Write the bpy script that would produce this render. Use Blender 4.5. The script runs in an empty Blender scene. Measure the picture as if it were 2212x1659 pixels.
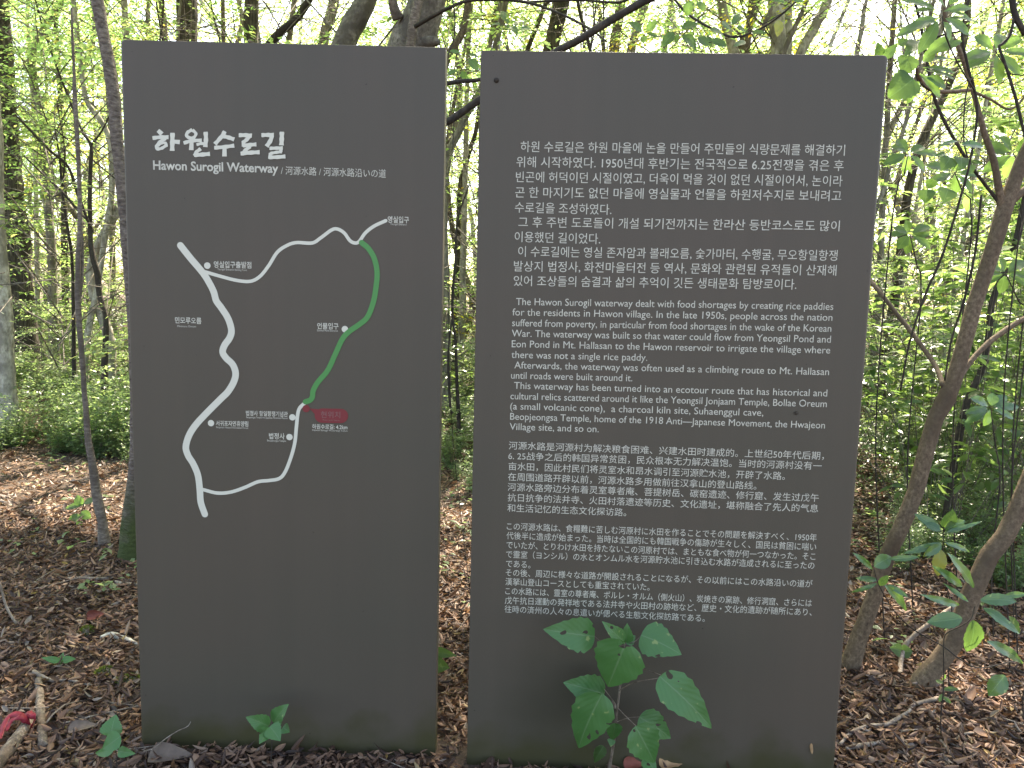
import bpy, bmesh, math, random
import numpy as np
from mathutils import Vector, Matrix
PI = math.pi
R = math.radians
rng = np.random.default_rng(7)
random.seed(7)
scene = bpy.context.scene
COL = scene.collection

# ------------------------------------------------------------------ camera
PW, PH, FPX = 2212.0, 1659.0, 0.72 * 2212.0        # measuring frame and focal length in its pixels
CAM_H, PITCH, ROLL = 1.457, R(6.106), R(1.4457)
cam_pos = np.array([0, 0, CAM_H])
_fw = np.array([0, math.cos(PITCH), -math.sin(PITCH)])
_up = np.array([0, math.sin(PITCH), math.cos(PITCH)])
_x = np.array([1.0, 0, 0])
c_right = math.cos(ROLL) * _x + math.sin(ROLL) * _up
c_up = -math.sin(ROLL) * _x + math.cos(ROLL) * _up
cd = bpy.data.cameras.new('camera')
cd.sensor_fit = 'HORIZONTAL'; cd.sensor_width = 36.0; cd.lens = 36.0 * 0.72
cd.clip_start = 0.05; cd.clip_end = 1500
cam = bpy.data.objects.new('camera', cd); COL.objects.link(cam)
M = Matrix.Identity(4)
for i in range(3):
    M[i][0], M[i][1], M[i][2], M[i][3] = c_right[i], c_up[i], -_fw[i], cam_pos[i]
cam.matrix_world = M
scene.camera = cam

# ------------------------------------------------------------------ light
SUN_EL, SUN_AZ = R(54), R(16)          # behind the panels, a little to the right
sdir = Vector((math.sin(SUN_AZ) * math.cos(SUN_EL), math.cos(SUN_AZ) * math.cos(SUN_EL), math.sin(SUN_EL)))
w = bpy.data.worlds.new('World'); scene.world = w; w.use_nodes = True
nt = w.node_tree; bg = nt.nodes['Background']
sky = nt.nodes.new('ShaderNodeTexSky'); sky.sky_type = 'NISHITA'; sky.sun_disc = False
sky.sun_elevation = SUN_EL; sky.sun_rotation = SUN_AZ
sky.air_density = 1.0; sky.dust_density = 3.0; sky.ozone_density = 1.0
nt.links.new(sky.outputs[0], bg.inputs[0]); bg.inputs[1].default_value = 0.15
sl = bpy.data.lights.new('sun', 'SUN'); sl.energy = 5.0; sl.angle = R(0.5); sl.color = (1.0, 0.95, 0.87)
so = bpy.data.objects.new('sun', sl); COL.objects.link(so)
so.rotation_euler = sdir.to_track_quat('Z', 'Y').to_euler(); so.location = (0, 0, 30)
scene.view_settings.view_transform = 'Standard'; scene.view_settings.look = 'None'
scene.view_settings.exposure = 2.6; scene.view_settings.gamma = 1.0
scene.view_settings.use_white_balance = True; scene.view_settings.white_balance_temperature = 7400   # set for open shade
cy = scene.cycles
cy.max_bounces = 7; cy.diffuse_bounces = 4; cy.glossy_bounces = 2; cy.transmission_bounces = 4; cy.transparent_max_bounces = 8
cy.caustics_reflective = False; cy.caustics_refractive = False; cy.sample_clamp_indirect = 4.0
cy.use_denoising = True

# ------------------------------------------------------------------ helpers
def ray(dx, dy):
    return c_right * ((dx - PW / 2) / FPX) + c_up * (-(dy - PH / 2) / FPX) + _fw
def at(dx, dy, Y):
    d = ray(dx, dy); return cam_pos + d * (Y / d[1])
def gz(x, y):
    x = np.asarray(x, float); y = np.asarray(y, float)
    far = np.clip((np.hypot(x, y) - 6.0) / 6.0, 0, 1)
    n = 0.5 * np.sin(x * 0.9 + 1.3) * np.cos(y * 0.7) + 0.3 * np.sin(x * 2.1 + y * 1.7)
    return 0.015 * n * (1 - far) + far * (0.12 * n + 0.035 * (np.hypot(x, y) - 6.0).clip(0, 40))
def ground(dx, dy, z=0.0):
    d = ray(dx, dy); return cam_pos + d * ((z - CAM_H) / d[2])

def link(o, parent=None):
    COL.objects.link(o)
    if parent is not None: o.parent = parent
    return o
def tag(o, label=None, cat=None, group=None, kind=None):
    if label: o['label'] = label
    if cat: o['category'] = cat
    if group: o['group'] = group
    if kind: o['kind'] = kind
    return o
def thing(name, label, cat, loc=(0, 0, 0), rz=0.0, group=None):
    o = bpy.data.objects.new(name, None); o.empty_display_size = 0.1
    link(o); o.location = tuple(float(v) for v in loc); o.rotation_euler = (0, 0, rz)
    return tag(o, label, cat, group)
def qmesh(name, V, F, mats, midx=None, smooth=True, uv=None):
    me = bpy.data.meshes.new(name)
    V = np.ascontiguousarray(V, np.float32); F = np.ascontiguousarray(F, np.int32)
    nF = len(F)
    me.vertices.add(len(V)); me.vertices.foreach_set('co', V.ravel())
    me.loops.add(nF * 4); me.loops.foreach_set('vertex_index', F.ravel())
    me.polygons.add(nF)
    me.polygons.foreach_set('loop_start', np.arange(0, nF * 4, 4, dtype=np.int32))
    me.polygons.foreach_set('loop_total', np.full(nF, 4, np.int32))
    me.polygons.foreach_set('use_smooth', np.full(nF, smooth, bool))
    if midx is not None: me.polygons.foreach_set('material_index', np.ascontiguousarray(midx, np.int32))
    if not isinstance(mats, (list, tuple)): mats = [mats]
    for m in mats: me.materials.append(m)
    if uv is not None:
        l = me.uv_layers.new(name='UVMap'); l.data.foreach_set('uv', np.ascontiguousarray(uv[F.ravel()], np.float32).ravel())
    me.update(calc_edges=True)
    return me
def obj(name, me, parent=None, loc=None):
    o = bpy.data.objects.new(name, me); link(o, parent)
    if loc is not None: o.location = tuple(float(v) for v in loc)
    return o
class MB:                                            # collects quads of one mesh
    def __init__(s): s.V = []; s.F = []; s.I = []; s.n = 0
    def add(s, V, F, mi=0):
        s.V.append(np.asarray(V, float)); s.F.append(np.asarray(F) + s.n); s.I.append(np.full(len(F), mi)); s.n += len(V)
    def mesh(s, name, mats, smooth=True):
        return qmesh(name, np.concatenate(s.V), np.concatenate(s.F), mats, np.concatenate(s.I), smooth)

def spline(P, n):
    P = np.asarray(P, float)
    if len(P) == 2:
        t = np.linspace(0, 1, n)[:, None]; return P[0] * (1 - t) + P[1] * t
    d = np.r_[0, np.cumsum(np.maximum(np.linalg.norm(np.diff(P[:, :3], axis=0), axis=1), 1e-6))]
    Q = np.vstack([2 * P[0] - P[1], P, 2 * P[-1] - P[-2]])
    out = []
    for s in np.linspace(0, d[-1], n):
        i = min(np.searchsorted(d, s, 'right') - 1, len(P) - 2); t = (s - d[i]) / (d[i + 1] - d[i])
        p0, p1, p2, p3 = Q[i], Q[i + 1], Q[i + 2], Q[i + 3]
        out.append(0.5 * (2 * p1 + (p2 - p0) * t + (2 * p0 - 5 * p1 + 4 * p2 - p3) * t * t + (3 * p1 - p0 - 3 * p2 + p3) * t ** 3))
    return np.array(out)
def tube(P, rad, sides=8, bump=0.0, cap=True):
    P = np.asarray(P, float); rad = np.asarray(rad, float)
    if cap:
        P = np.vstack([P[0], P, P[-1]]); rad = np.r_[1e-4, rad, 1e-4]
    n = len(P); T = np.gradient(P, axis=0); T[0] = P[min(2, n - 1)] - P[0]; T[-1] = P[-1] - P[max(-3, -n)]
    T /= np.linalg.norm(T, axis=1)[:, None] + 1e-12
    ref = np.array([1.0, 0, 0]) if abs(T[0][0]) < 0.8 else np.array([0, 1.0, 0])
    a = np.linspace(0, 2 * PI, sides, endpoint=False); V = []
    ph = rng.uniform(0, 6.28, 3)
    for i in range(n):
        u = ref - T[i] * ref.dot(T[i]); u /= np.linalg.norm(u); v = np.cross(T[i], u); ref = u
        rr = rad[i] * (1 + bump * (np.sin(2 * a + ph[0] + i * 0.5) * 0.5 + np.sin(3 * a + ph[1] - i * 0.9) * 0.35 + rng.normal(0, 0.45, sides)))
        V.append(P[i] + np.outer(rr * np.cos(a), u) + np.outer(rr * np.sin(a), v))
    F = [[i * sides + j, i * sides + (j + 1) % sides, (i + 1) * sides + (j + 1) % sides, (i + 1) * sides + j] for i in range(n - 1) for j in range(sides)]
    return np.concatenate(V), np.array(F)

def leaf_t(nl=2, wid=0.5, kind='ell', fold=0.12, droop=0.15, cols=2, curl=0.0):
    xs = np.linspace(0, 1, nl + 1); V = []; UV = []
    if nl > 8: xs = 0.5 - 0.5 * np.cos(PI * xs)
    for x in xs:
        if kind == 'ell': w_ = math.sin(PI * x ** 0.85) ** 0.8 if 0 < x < 1 else 0
        elif kind == 'lance': w_ = math.sin(PI * x ** 1.15) ** 0.75 if 0 < x < 1 else 0
        elif kind == 'ovate': w_ = (math.sin(PI * x ** 0.60) ** 0.8) * (1 - 0.25 * x) * 1.06 if 0 < x < 1 else 0
        else: w_ = (math.sin(PI * min(x * 1.0, 1) ** 0.5) ** 0.55) if 0 < x < 1 else 0
        for c in np.linspace(-1, 1, cols + 1):
            y = c * 0.5 * wid * w_; z = fold * abs(y) * 2 - droop * x * x
            if curl:
                k = curl; ang = y * k; y, z = math.sin(ang) / k, z + (1 - math.cos(ang)) / k
            V.append((x, y, z)); UV.append((x, 0.5 + 0.5 * c * (0.5 + 0.5 * w_)))
    m = cols + 1
    F = [[i * m + j, (i + 1) * m + j, (i + 1) * m + j + 1, i * m + j + 1] for i in range(nl) for j in range(cols)]
    return np.array(V), np.array(F), np.array(UV)
def small_leaf(wid=0.55):
    h = wid / 2
    V = np.array([(0, 0, 0), (0.3, h * 0.9, 0.05), (0.68, h * 0.75, 0.02), (1, 0, -0.06), (0.68, -h * 0.75, 0.02), (0.3, -h * 0.9, 0.05)])
    return V, np.array([[0, 3, 2, 1], [0, 5, 4, 3]])
def nrm(a): return a / (np.linalg.norm(a, axis=-1, keepdims=True) + 1e-12)
def scatter(T, F, O, X, N, S, W=1.0):
    O = np.asarray(O, float); X = nrm(np.asarray(X, float)); N = np.asarray(N, float)
    N = nrm(N - X * (N * X).sum(1, keepdims=True)); Y = np.cross(N, X); n = len(O)
    S = np.broadcast_to(np.asarray(S, float), (n,)); W = np.broadcast_to(np.asarray(W, float), (n,))
    V = O[:, None] + S[:, None, None] * (T[None, :, 0, None] * X[:, None] + (W[:, None] * T[None, :, 1])[..., None] * Y[:, None] + T[None, :, 2, None] * N[:, None])
    FF = F[None] + (np.arange(n) * len(T))[:, None, None]
    return V.reshape(-1, 3), FF.reshape(-1, 4)

# ------------------------------------------------------------------ materials
def mat(name):
    m = bpy.data.materials.new(name); m.use_nodes = True
    n = m.node_tree.nodes; return m, n, m.node_tree.links, n['Principled BSDF']
def ramp(n, stops):
    r = n.new('ShaderNodeValToRGB'); e = r.color_ramp.elements
    while len(e) < len(stops): e.new(0.5)
    for k, (p, c) in enumerate(stops): e[k].position = p; e[k].color = (*c, 1)
    return r
def leaf_mat(name, stops, tstops, trans=0.5, rough=0.42, holes=False, veins=False, spec=0.5):
    m, n, l, b = mat(name)
    g = n.new('ShaderNodeNewGeometry')
    r1 = ramp(n, stops); r2 = ramp(n, tstops)
    l.new(g.outputs['Random Per Island'], r1.inputs[0]); l.new(g.outputs['Random Per Island'], r2.inputs[0])
    c1 = r1.outputs[0]
    tx = n.new('ShaderNodeTexCoord')
    if veins:
        sx = n.new('ShaderNodeSeparateXYZ'); l.new(tx.outputs['UV'], sx.inputs[0])
        def mth(op, a, b_=None):
            q = n.new('ShaderNodeMath'); q.operation = op
            for k, v in enumerate((a, b_)):
                if v is None: continue
                if isinstance(v, (int, float)): q.inputs[k].default_value = v
                else: l.new(v, q.inputs[k])
            return q.outputs[0]
        av = mth('ABSOLUTE', mth('SUBTRACT', sx.outputs[1], 0.5))
        s = mth('SINE', mth('MULTIPLY', mth('SUBTRACT', sx.outputs[0], mth('MULTIPLY', av, 0.9)), 44.0))
        side = mth('GREATER_THAN', s, 0.93); mid = mth('LESS_THAN', av, 0.018)
        v = mth('MAXIMUM', mth('MULTIPLY', side, 0.14), mid)
        nz = n.new('ShaderNodeTexNoise'); nz.inputs['Scale'].default_value = 38; l.new(tx.outputs['Object'], nz.inputs['Vector'])
        rs = ramp(n, [(0.68, (0, 0, 0)), (0.72, (1, 1, 1))]); l.new(nz.outputs[0], rs.inputs[0])
        mx = n.new('ShaderNodeMix'); mx.data_type = 'RGBA'; l.new(v, mx.inputs[0]); l.new(c1, mx.inputs[6]); mx.inputs[7].default_value = (0.10, 0.18, 0.07, 1)
        mx2 = n.new('ShaderNodeMix'); mx2.data_type = 'RGBA'; l.new(rs.outputs[0], mx2.inputs[0]); l.new(mx.outputs[2], mx2.inputs[6]); mx2.inputs[7].default_value = (0.20, 0.26, 0.08, 1)
        c1 = mx2.outputs[2]
        bp = n.new('ShaderNodeBump'); bp.inputs['Strength'].default_value = 0.10; bp.inputs['Distance'].default_value = 0.0015; l.new(s, bp.inputs['Height']); l.new(bp.outputs[0], b.inputs['Normal'])
    l.new(c1, b.inputs['Base Color']); b.inputs['Roughness'].default_value = rough; b.inputs['Specular IOR Level'].default_value = spec
    t = n.new('ShaderNodeBsdfTranslucent'); l.new(r2.outputs[0], t.inputs[0])
    mx = n.new('ShaderNodeMixShader'); mx.inputs[0].default_value = trans
    l.new(b.outputs[0], mx.inputs[1]); l.new(t.outputs[0], mx.inputs[2]); out = n['Material Output']
    last = mx.outputs[0]
    if holes:
        vz = n.new('ShaderNodeTexNoise'); vz.inputs['Scale'].default_value = 30; vz.inputs['Detail'].default_value = 1; l.new(tx.outputs['Object'], vz.inputs['Vector'])
        cp = n.new('ShaderNodeMath'); cp.operation = 'GREATER_THAN'; cp.inputs[1].default_value = 0.685; l.new(vz.outputs[0], cp.inputs[0])
        tr = n.new('ShaderNodeBsdfTransparent'); m2 = n.new('ShaderNodeMixShader')
        l.new(cp.outputs[0], m2.inputs[0]); l.new(last, m2.inputs[1]); l.new(tr.outputs[0], m2.inputs[2]); last = m2.outputs[0]
    l.new(last, out.inputs[0])
    return m
def bark_mat(name, c1, c2, c3, scale=9.0, stretch=0.18, moss=0.0, bump=0.6, rough=0.85):
    m, n, l, b = mat(name)
    tx = n.new('ShaderNodeTexCoord'); mp = n.new('ShaderNodeMapping'); mp.inputs['Scale'].default_value = (1, 1, stretch); l.new(tx.outputs['Object'], mp.inputs[0])
    nz = n.new('ShaderNodeTexNoise'); nz.inputs['Scale'].default_value = scale * 6; nz.inputs['Detail'].default_value = 8; nz.inputs['Roughness'].default_value = 0.65; l.new(mp.outputs[0], nz.inputs['Vector'])
    r = ramp(n, [(0.32, c1), (0.52, c2), (0.7, c3)]); l.new(nz.outputs[0], r.inputs[0])
    n2 = n.new('ShaderNodeTexNoise'); n2.inputs['Scale'].default_value = 5; n2.inputs['Detail'].default_value = 5; l.new(tx.outputs['Object'], n2.inputs['Vector'])
    r2 = ramp(n, [(0.45 - 0.2 * moss, (1, 1, 1)), (0.66 - 0.2 * moss, (0, 0, 0))]); l.new(n2.outputs[0], r2.inputs[0])
    mx = n.new('ShaderNodeMix'); mx.data_type = 'RGBA'; l.new(r2.outputs[0], mx.inputs[0])
    mx.inputs[6].default_value = (0.05, 0.065, 0.02, 1) if moss else (*[0.5 * (a + b_) * 0.72 for a, b_ in zip(c2, c1)], 1)
    if moss:
        sx = n.new('ShaderNodeSeparateXYZ'); l.new(tx.outputs['Object'], sx.inputs[0]); mr = n.new('ShaderNodeMapRange'); l.new(sx.outputs[2], mr.inputs[0])
        mr.inputs[1].default_value = 0.2; mr.inputs[2].default_value = 0.5; mr.inputs[3].default_value = 0; mr.inputs[4].default_value = 1
        mm = n.new('ShaderNodeMath'); mm.operation = 'MAXIMUM'; l.new(r2.outputs[0], mm.inputs[0]); l.new(mr.outputs[0], mm.inputs[1]); l.new(mm.outputs[0], mx.inputs[0])
    l.new(r.outputs[0], mx.inputs[7]); l.new(mx.outputs[2], b.inputs['Base Color'])
    b.inputs['Roughness'].default_value = rough; b.inputs['Specular IOR Level'].default_value = 0.25
    bp = n.new('ShaderNodeBump'); bp.inputs['Strength'].default_value = bump; bp.inputs['Distance'].default_value = 0.02
    l.new(nz.outputs[0], bp.inputs['Height']); l.new(bp.outputs[0], b.inputs['Normal'])
    return m
BK = {
    'pale': bark_mat('pale_bark', (0.12, 0.105, 0.08), (0.36, 0.33, 0.27), (0.54, 0.51, 0.44), 5, 0.5, bump=0.4),
    'grey': bark_mat('grey_bark', (0.09, 0.08, 0.068), (0.22, 0.195, 0.165), (0.34, 0.31, 0.27), 6, 0.3),
    'dark': bark_mat('dark_fissured_bark', (0.018, 0.014, 0.011), (0.075, 0.062, 0.048), (0.17, 0.145, 0.115), 7, 0.12, bump=1.0),
    'brown': bark_mat('smooth_brown_bark', (0.065, 0.044, 0.028), (0.145, 0.103, 0.066), (0.215, 0.16, 0.105), 14, 0.8, bump=0.25),
    'rough': bark_mat('rough_grey_bark', (0.05, 0.042, 0.033), (0.18, 0.155, 0.125), (0.32, 0.285, 0.235), 6, 0.9, bump=0.8),
    'moss': bark_mat('mossy_bark', (0.05, 0.038, 0.03), (0.14, 0.11, 0.09), (0.25, 0.21, 0.17), 5, 2.2, moss=1.0, bump=0.9),
    'lean': bark_mat('ringed_brown_bark', (0.06, 0.045, 0.035), (0.15, 0.12, 0.095), (0.26, 0.22, 0.18), 5, 2.5, bump=0.5),
    'twig': bark_mat('dark_twig_bark', (0.02, 0.016, 0.012), (0.045, 0.036, 0.028), (0.08, 0.065, 0.05), 10, 0.5, bump=0.3),
    'dead': bark_mat('weathered_dead_wood', (0.08, 0.06, 0.046), (0.20, 0.16, 0.125), (0.33, 0.29, 0.24), 10, 0.4, bump=0.4),
    'log': bark_mat('fallen_branch_bark', (0.07, 0.05, 0.035), (0.18, 0.135, 0.10), (0.30, 0.25, 0.19), 10, 0.5, bump=0.6),
}
G_CAN = leaf_mat('canopy_leaf', [(0, (0.035, 0.065, 0.022)), (0.5, (0.06, 0.10, 0.034)), (1, (0.10, 0.135, 0.045))],
                 [(0, (0.32, 0.52, 0.15)), (0.55, (0.45, 0.64, 0.20)), (0.9, (0.60, 0.74, 0.26)), (1, (0.72, 0.64, 0.16))], trans=0.58, rough=0.5)
G_YEL = leaf_mat('yellowing_leaf', [(0, (0.09, 0.13, 0.02)), (1, (0.20, 0.16, 0.02))],
                 [(0, (0.50, 0.62, 0.07)), (0.7, (0.66, 0.62, 0.06)), (1, (0.70, 0.42, 0.05))], trans=0.6, rough=0.5)
G_UND = leaf_mat('understory_leaf', [(0, (0.045, 0.08, 0.035)), (0.6, (0.085, 0.135, 0.06)), (1, (0.16, 0.21, 0.10))],
                 [(0, (0.30, 0.48, 0.14)), (1, (0.55, 0.68, 0.26))], trans=0.42, rough=0.35)
G_EVG = leaf_mat('glossy_evergreen_leaf', [(0, (0.02, 0.055, 0.018)), (0.7, (0.04, 0.09, 0.028)), (1, (0.08, 0.13, 0.035))],
                 [(0, (0.22, 0.38, 0.09)), (1, (0.42, 0.58, 0.15))], trans=0.42, rough=0.3, spec=0.6)
G_HERO = leaf_mat('broad_sapling_leaf', [(0, (0.040, 0.125, 0.030)), (1, (0.055, 0.150, 0.038))], [(0, (0.10, 0.28, 0.05)), (1, (0.16, 0.34, 0.06))],
                  trans=0.3, rough=0.45, holes=True, veins=True)
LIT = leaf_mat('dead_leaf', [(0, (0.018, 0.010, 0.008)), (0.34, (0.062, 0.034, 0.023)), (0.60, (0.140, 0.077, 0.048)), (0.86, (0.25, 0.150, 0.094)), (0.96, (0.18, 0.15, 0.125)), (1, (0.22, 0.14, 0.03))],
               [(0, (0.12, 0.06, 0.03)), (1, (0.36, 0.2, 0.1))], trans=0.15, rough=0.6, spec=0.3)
LIT_SUNLIT = leaf_mat('sunlit_dead_leaf', [(0, (0.035, 0.019, 0.013)), (0.3, (0.10, 0.055, 0.036)), (0.6, (0.20, 0.115, 0.072)), (0.86, (0.33, 0.21, 0.14)), (0.96, (0.32, 0.27, 0.22)), (1, (0.30, 0.19, 0.05))],
               [(0, (0.14, 0.07, 0.04)), (1, (0.40, 0.24, 0.13))], trans=0.15, rough=0.5, spec=0.4)  # lighter copy of dead_leaf, sunlight on the far litter mixed into its colour
def plain(name, c, rough=0.6, spec=0.5):
    m, n, l, b = mat(name)
    tx = n.new('ShaderNodeTexCoord'); nz = n.new('ShaderNodeTexNoise'); nz.inputs['Scale'].default_value = 60; nz.inputs['Detail'].default_value = 4
    l.new(tx.outputs['Object'], nz.inputs['Vector'])
    r = ramp(n, [(0.3, tuple(v * 0.8 for v in c)), (0.7, tuple(min(v * 1.15, 1) for v in c))]); l.new(nz.outputs[0], r.inputs[0]); l.new(r.outputs[0], b.inputs['Base Color'])
    b.inputs['Roughness'].default_value = rough; b.inputs['Specular IOR Level'].default_value = spec
    return m
def vinyl(name, c, chip, thr=0.70, scale=26):
    m, n, l, b = mat(name)
    tx = n.new('ShaderNodeTexCoord'); nz = n.new('ShaderNodeTexNoise'); nz.inputs['Scale'].default_value = scale; nz.inputs['Detail'].default_value = 3; nz.inputs['Roughness'].default_value = 0.7
    l.new(tx.outputs['Object'], nz.inputs['Vector'])
    r = ramp(n, [(thr - 0.01, c), (thr + 0.01, chip)]); l.new(nz.outputs[0], r.inputs[0]); l.new(r.outputs[0], b.inputs['Base Color'])
    b.inputs['Roughness'].default_value = 0.55; return m
def panel_mat(low_patch=False):
    m, n, l, b = mat('charcoal_panel_paint')
    tx = n.new('ShaderNodeTexCoord')
    def noise(s, d=3, r_=0.5):
        q = n.new('ShaderNodeTexNoise'); q.inputs['Scale'].default_value = s; q.inputs['Detail'].default_value = d; q.inputs['Roughness'].default_value = r_
        l.new(tx.outputs['Object'], q.inputs['Vector']); return q.outputs[0]
    fine = noise(420, 2); big = noise(1.6, 2); med = noise(9, 4)
    r1 = ramp(n, [(0.35, (0.0610, 0.0495, 0.0370)), (0.65, (0.0735, 0.0602, 0.0455))]); l.new(fine, r1.inputs[0])
    r2 = ramp(n, [(0.3, (0.93, 0.97, 0.93)), (0.7, (1.05, 1.0, 0.97))]); l.new(big, r2.inputs[0])
    mu = n.new('ShaderNodeMix'); mu.data_type = 'RGBA'; mu.blend_type = 'MULTIPLY'; mu.inputs[0].default_value = 1
    l.new(r1.outputs[0], mu.inputs[6]); l.new(r2.outputs[0], mu.inputs[7])
    sx = n.new('ShaderNodeSeparateXYZ'); l.new(tx.outputs['Object'], sx.inputs[0])
    a = n.new('ShaderNodeMath'); a.operation = 'MULTIPLY_ADD'; l.new(med, a.inputs[0]); a.inputs[1].default_value = -0.30; l.new(sx.outputs[2], a.inputs[2])
    mr = n.new('ShaderNodeMapRange'); mr.inputs[1].default_value = -0.005; mr.inputs[2].default_value = -0.13; mr.inputs[3].default_value = 0; mr.inputs[4].default_value = 0.9
    l.new(a.outputs[0], mr.inputs[0])
    mo = n.new('ShaderNodeMix'); mo.data_type = 'RGBA'; l.new(mr.outputs[0], mo.inputs[0]); l.new(mu.outputs[2], mo.inputs[6]); mo.inputs[7].default_value = (0.040, 0.036, 0.012, 1)
    sp = noise(70, 1); rs = ramp(n, [(0.79, (1, 1, 1)), (0.82, (0.25, 0.22, 0.2))]); l.new(sp, rs.inputs[0])
    m3 = n.new('ShaderNodeMix'); m3.data_type = 'RGBA'; m3.blend_type = 'MULTIPLY'; m3.inputs[0].default_value = 1; l.new(mo.outputs[2], m3.inputs[6]); l.new(rs.outputs[0], m3.inputs[7])
    mp = n.new('ShaderNodeMapping'); mp.inputs['Scale'].default_value = (22, 1, 0.5); l.new(tx.outputs['Object'], mp.inputs[0])
    st = n.new('ShaderNodeTexNoise'); st.inputs['Scale'].default_value = 1.0; st.inputs['Detail'].default_value = 5; l.new(mp.outputs[0], st.inputs['Vector'])
    r5 = ramp(n, [(0.30, (0.97, 0.97, 0.965)), (0.5, (1, 1, 1)), (0.72, (1.03, 1.025, 1.02))]); l.new(st.outputs[0], r5.inputs[0])
    m5 = n.new('ShaderNodeMix'); m5.data_type = 'RGBA'; m5.blend_type = 'MULTIPLY'; m5.inputs[0].default_value = 1; l.new(m3.outputs[2], m5.inputs[6]); l.new(r5.outputs[0], m5.inputs[7])
    last = m5.outputs[2]
    if low_patch:                                        # darker green-brown patch low on the wide panel
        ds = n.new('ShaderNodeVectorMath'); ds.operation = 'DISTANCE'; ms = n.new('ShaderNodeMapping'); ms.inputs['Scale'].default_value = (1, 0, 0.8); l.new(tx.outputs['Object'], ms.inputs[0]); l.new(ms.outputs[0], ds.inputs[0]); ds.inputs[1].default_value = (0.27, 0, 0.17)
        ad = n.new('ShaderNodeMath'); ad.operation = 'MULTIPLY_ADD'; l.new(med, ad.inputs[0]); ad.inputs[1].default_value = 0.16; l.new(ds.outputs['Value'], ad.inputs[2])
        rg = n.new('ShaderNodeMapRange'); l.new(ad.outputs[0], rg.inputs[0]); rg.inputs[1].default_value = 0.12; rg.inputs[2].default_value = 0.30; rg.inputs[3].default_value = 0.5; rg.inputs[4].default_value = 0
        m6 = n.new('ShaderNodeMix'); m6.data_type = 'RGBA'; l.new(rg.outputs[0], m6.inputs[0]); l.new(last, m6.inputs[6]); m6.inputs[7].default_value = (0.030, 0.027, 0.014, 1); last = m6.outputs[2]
    l.new(last, b.inputs['Base Color'])
    b.inputs['Roughness'].default_value = 0.55; b.inputs['Specular IOR Level'].default_value = 0.35
    bp = n.new('ShaderNodeBump'); bp.inputs['Strength'].default_value = 0.12; bp.inputs['Distance'].default_value = 0.001; l.new(fine, bp.inputs['Height']); l.new(bp.outputs[0], b.inputs['Normal'])
    return m
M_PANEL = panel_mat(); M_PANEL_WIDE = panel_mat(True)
M_EDGE = plain('bare_metal_edge', (0.30, 0.30, 0.29), 0.4)
M_TEXT = plain('white_lettering', (0.47, 0.445, 0.365), 0.6)
M_WHITE = vinyl('white_vinyl', (0.53, 0.51, 0.42), (0.16, 0.15, 0.13), 0.715, 30)
M_GREEN = vinyl('green_vinyl', (0.045, 0.20, 0.045), (0.30, 0.36, 0.28), 0.74, 90)
M_RED = vinyl('dark_red_vinyl', (0.15, 0.010, 0.014), (0.40, 0.30, 0.29), 0.74, 60)
M_REDTX = plain('faded_lettering', (0.16, 0.085, 0.08), 0.6)
M_RIB = plain('red_plastic_tape', (0.17, 0.009, 0.018), 0.55, 0.25)
M_MOSS = plain('green_moss', (0.10, 0.12, 0.02), 0.95, 0.1)
M_LICH = plain('white_lichen', (0.55, 0.57, 0.50), 0.95, 0.1)
def soil_mat():
    m, n, l, b = mat('forest_soil')
    tx = n.new('ShaderNodeTexCoord'); nz = n.new('ShaderNodeTexNoise'); nz.inputs['Scale'].default_value = 14; nz.inputs['Detail'].default_value = 9; nz.inputs['Roughness'].default_value = 0.7
    l.new(tx.outputs['Object'], nz.inputs['Vector'])
    r = ramp(n, [(0.3, (0.02, 0.013, 0.009)), (0.5, (0.06, 0.036, 0.022)), (0.72, (0.15, 0.09, 0.055))]); l.new(nz.outputs[0], r.inputs[0]); l.new(r.outputs[0], b.inputs['Base Color'])
    b.inputs['Roughness'].default_value = 0.95; bp = n.new('ShaderNodeBump'); bp.inputs['Distance'].default_value = 0.03; l.new(nz.outputs[0], bp.inputs['Height']); l.new(bp.outputs[0], b.inputs['Normal'])
    return m

# ------------------------------------------------------------------ ground
s_ = np.linspace(-1, 1, 161); ax = np.sinh(s_ * 5.2) / math.sinh(5.2) * 420
gx, gy = np.meshgrid(ax, ax); gy = gy + 4.0
gV = np.stack([gx, gy, gz(gx, gy)], -1).reshape(-1, 3); N_ = 161
ii, jj = np.meshgrid(np.arange(N_ - 1), np.arange(N_ - 1)); a_ = (jj * N_ + ii).ravel()
tag(obj('ground', qmesh('ground', gV, np.stack([a_, a_ + 1, a_ + N_ + 1, a_ + N_], 1), soil_mat())), kind='structure')

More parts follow.
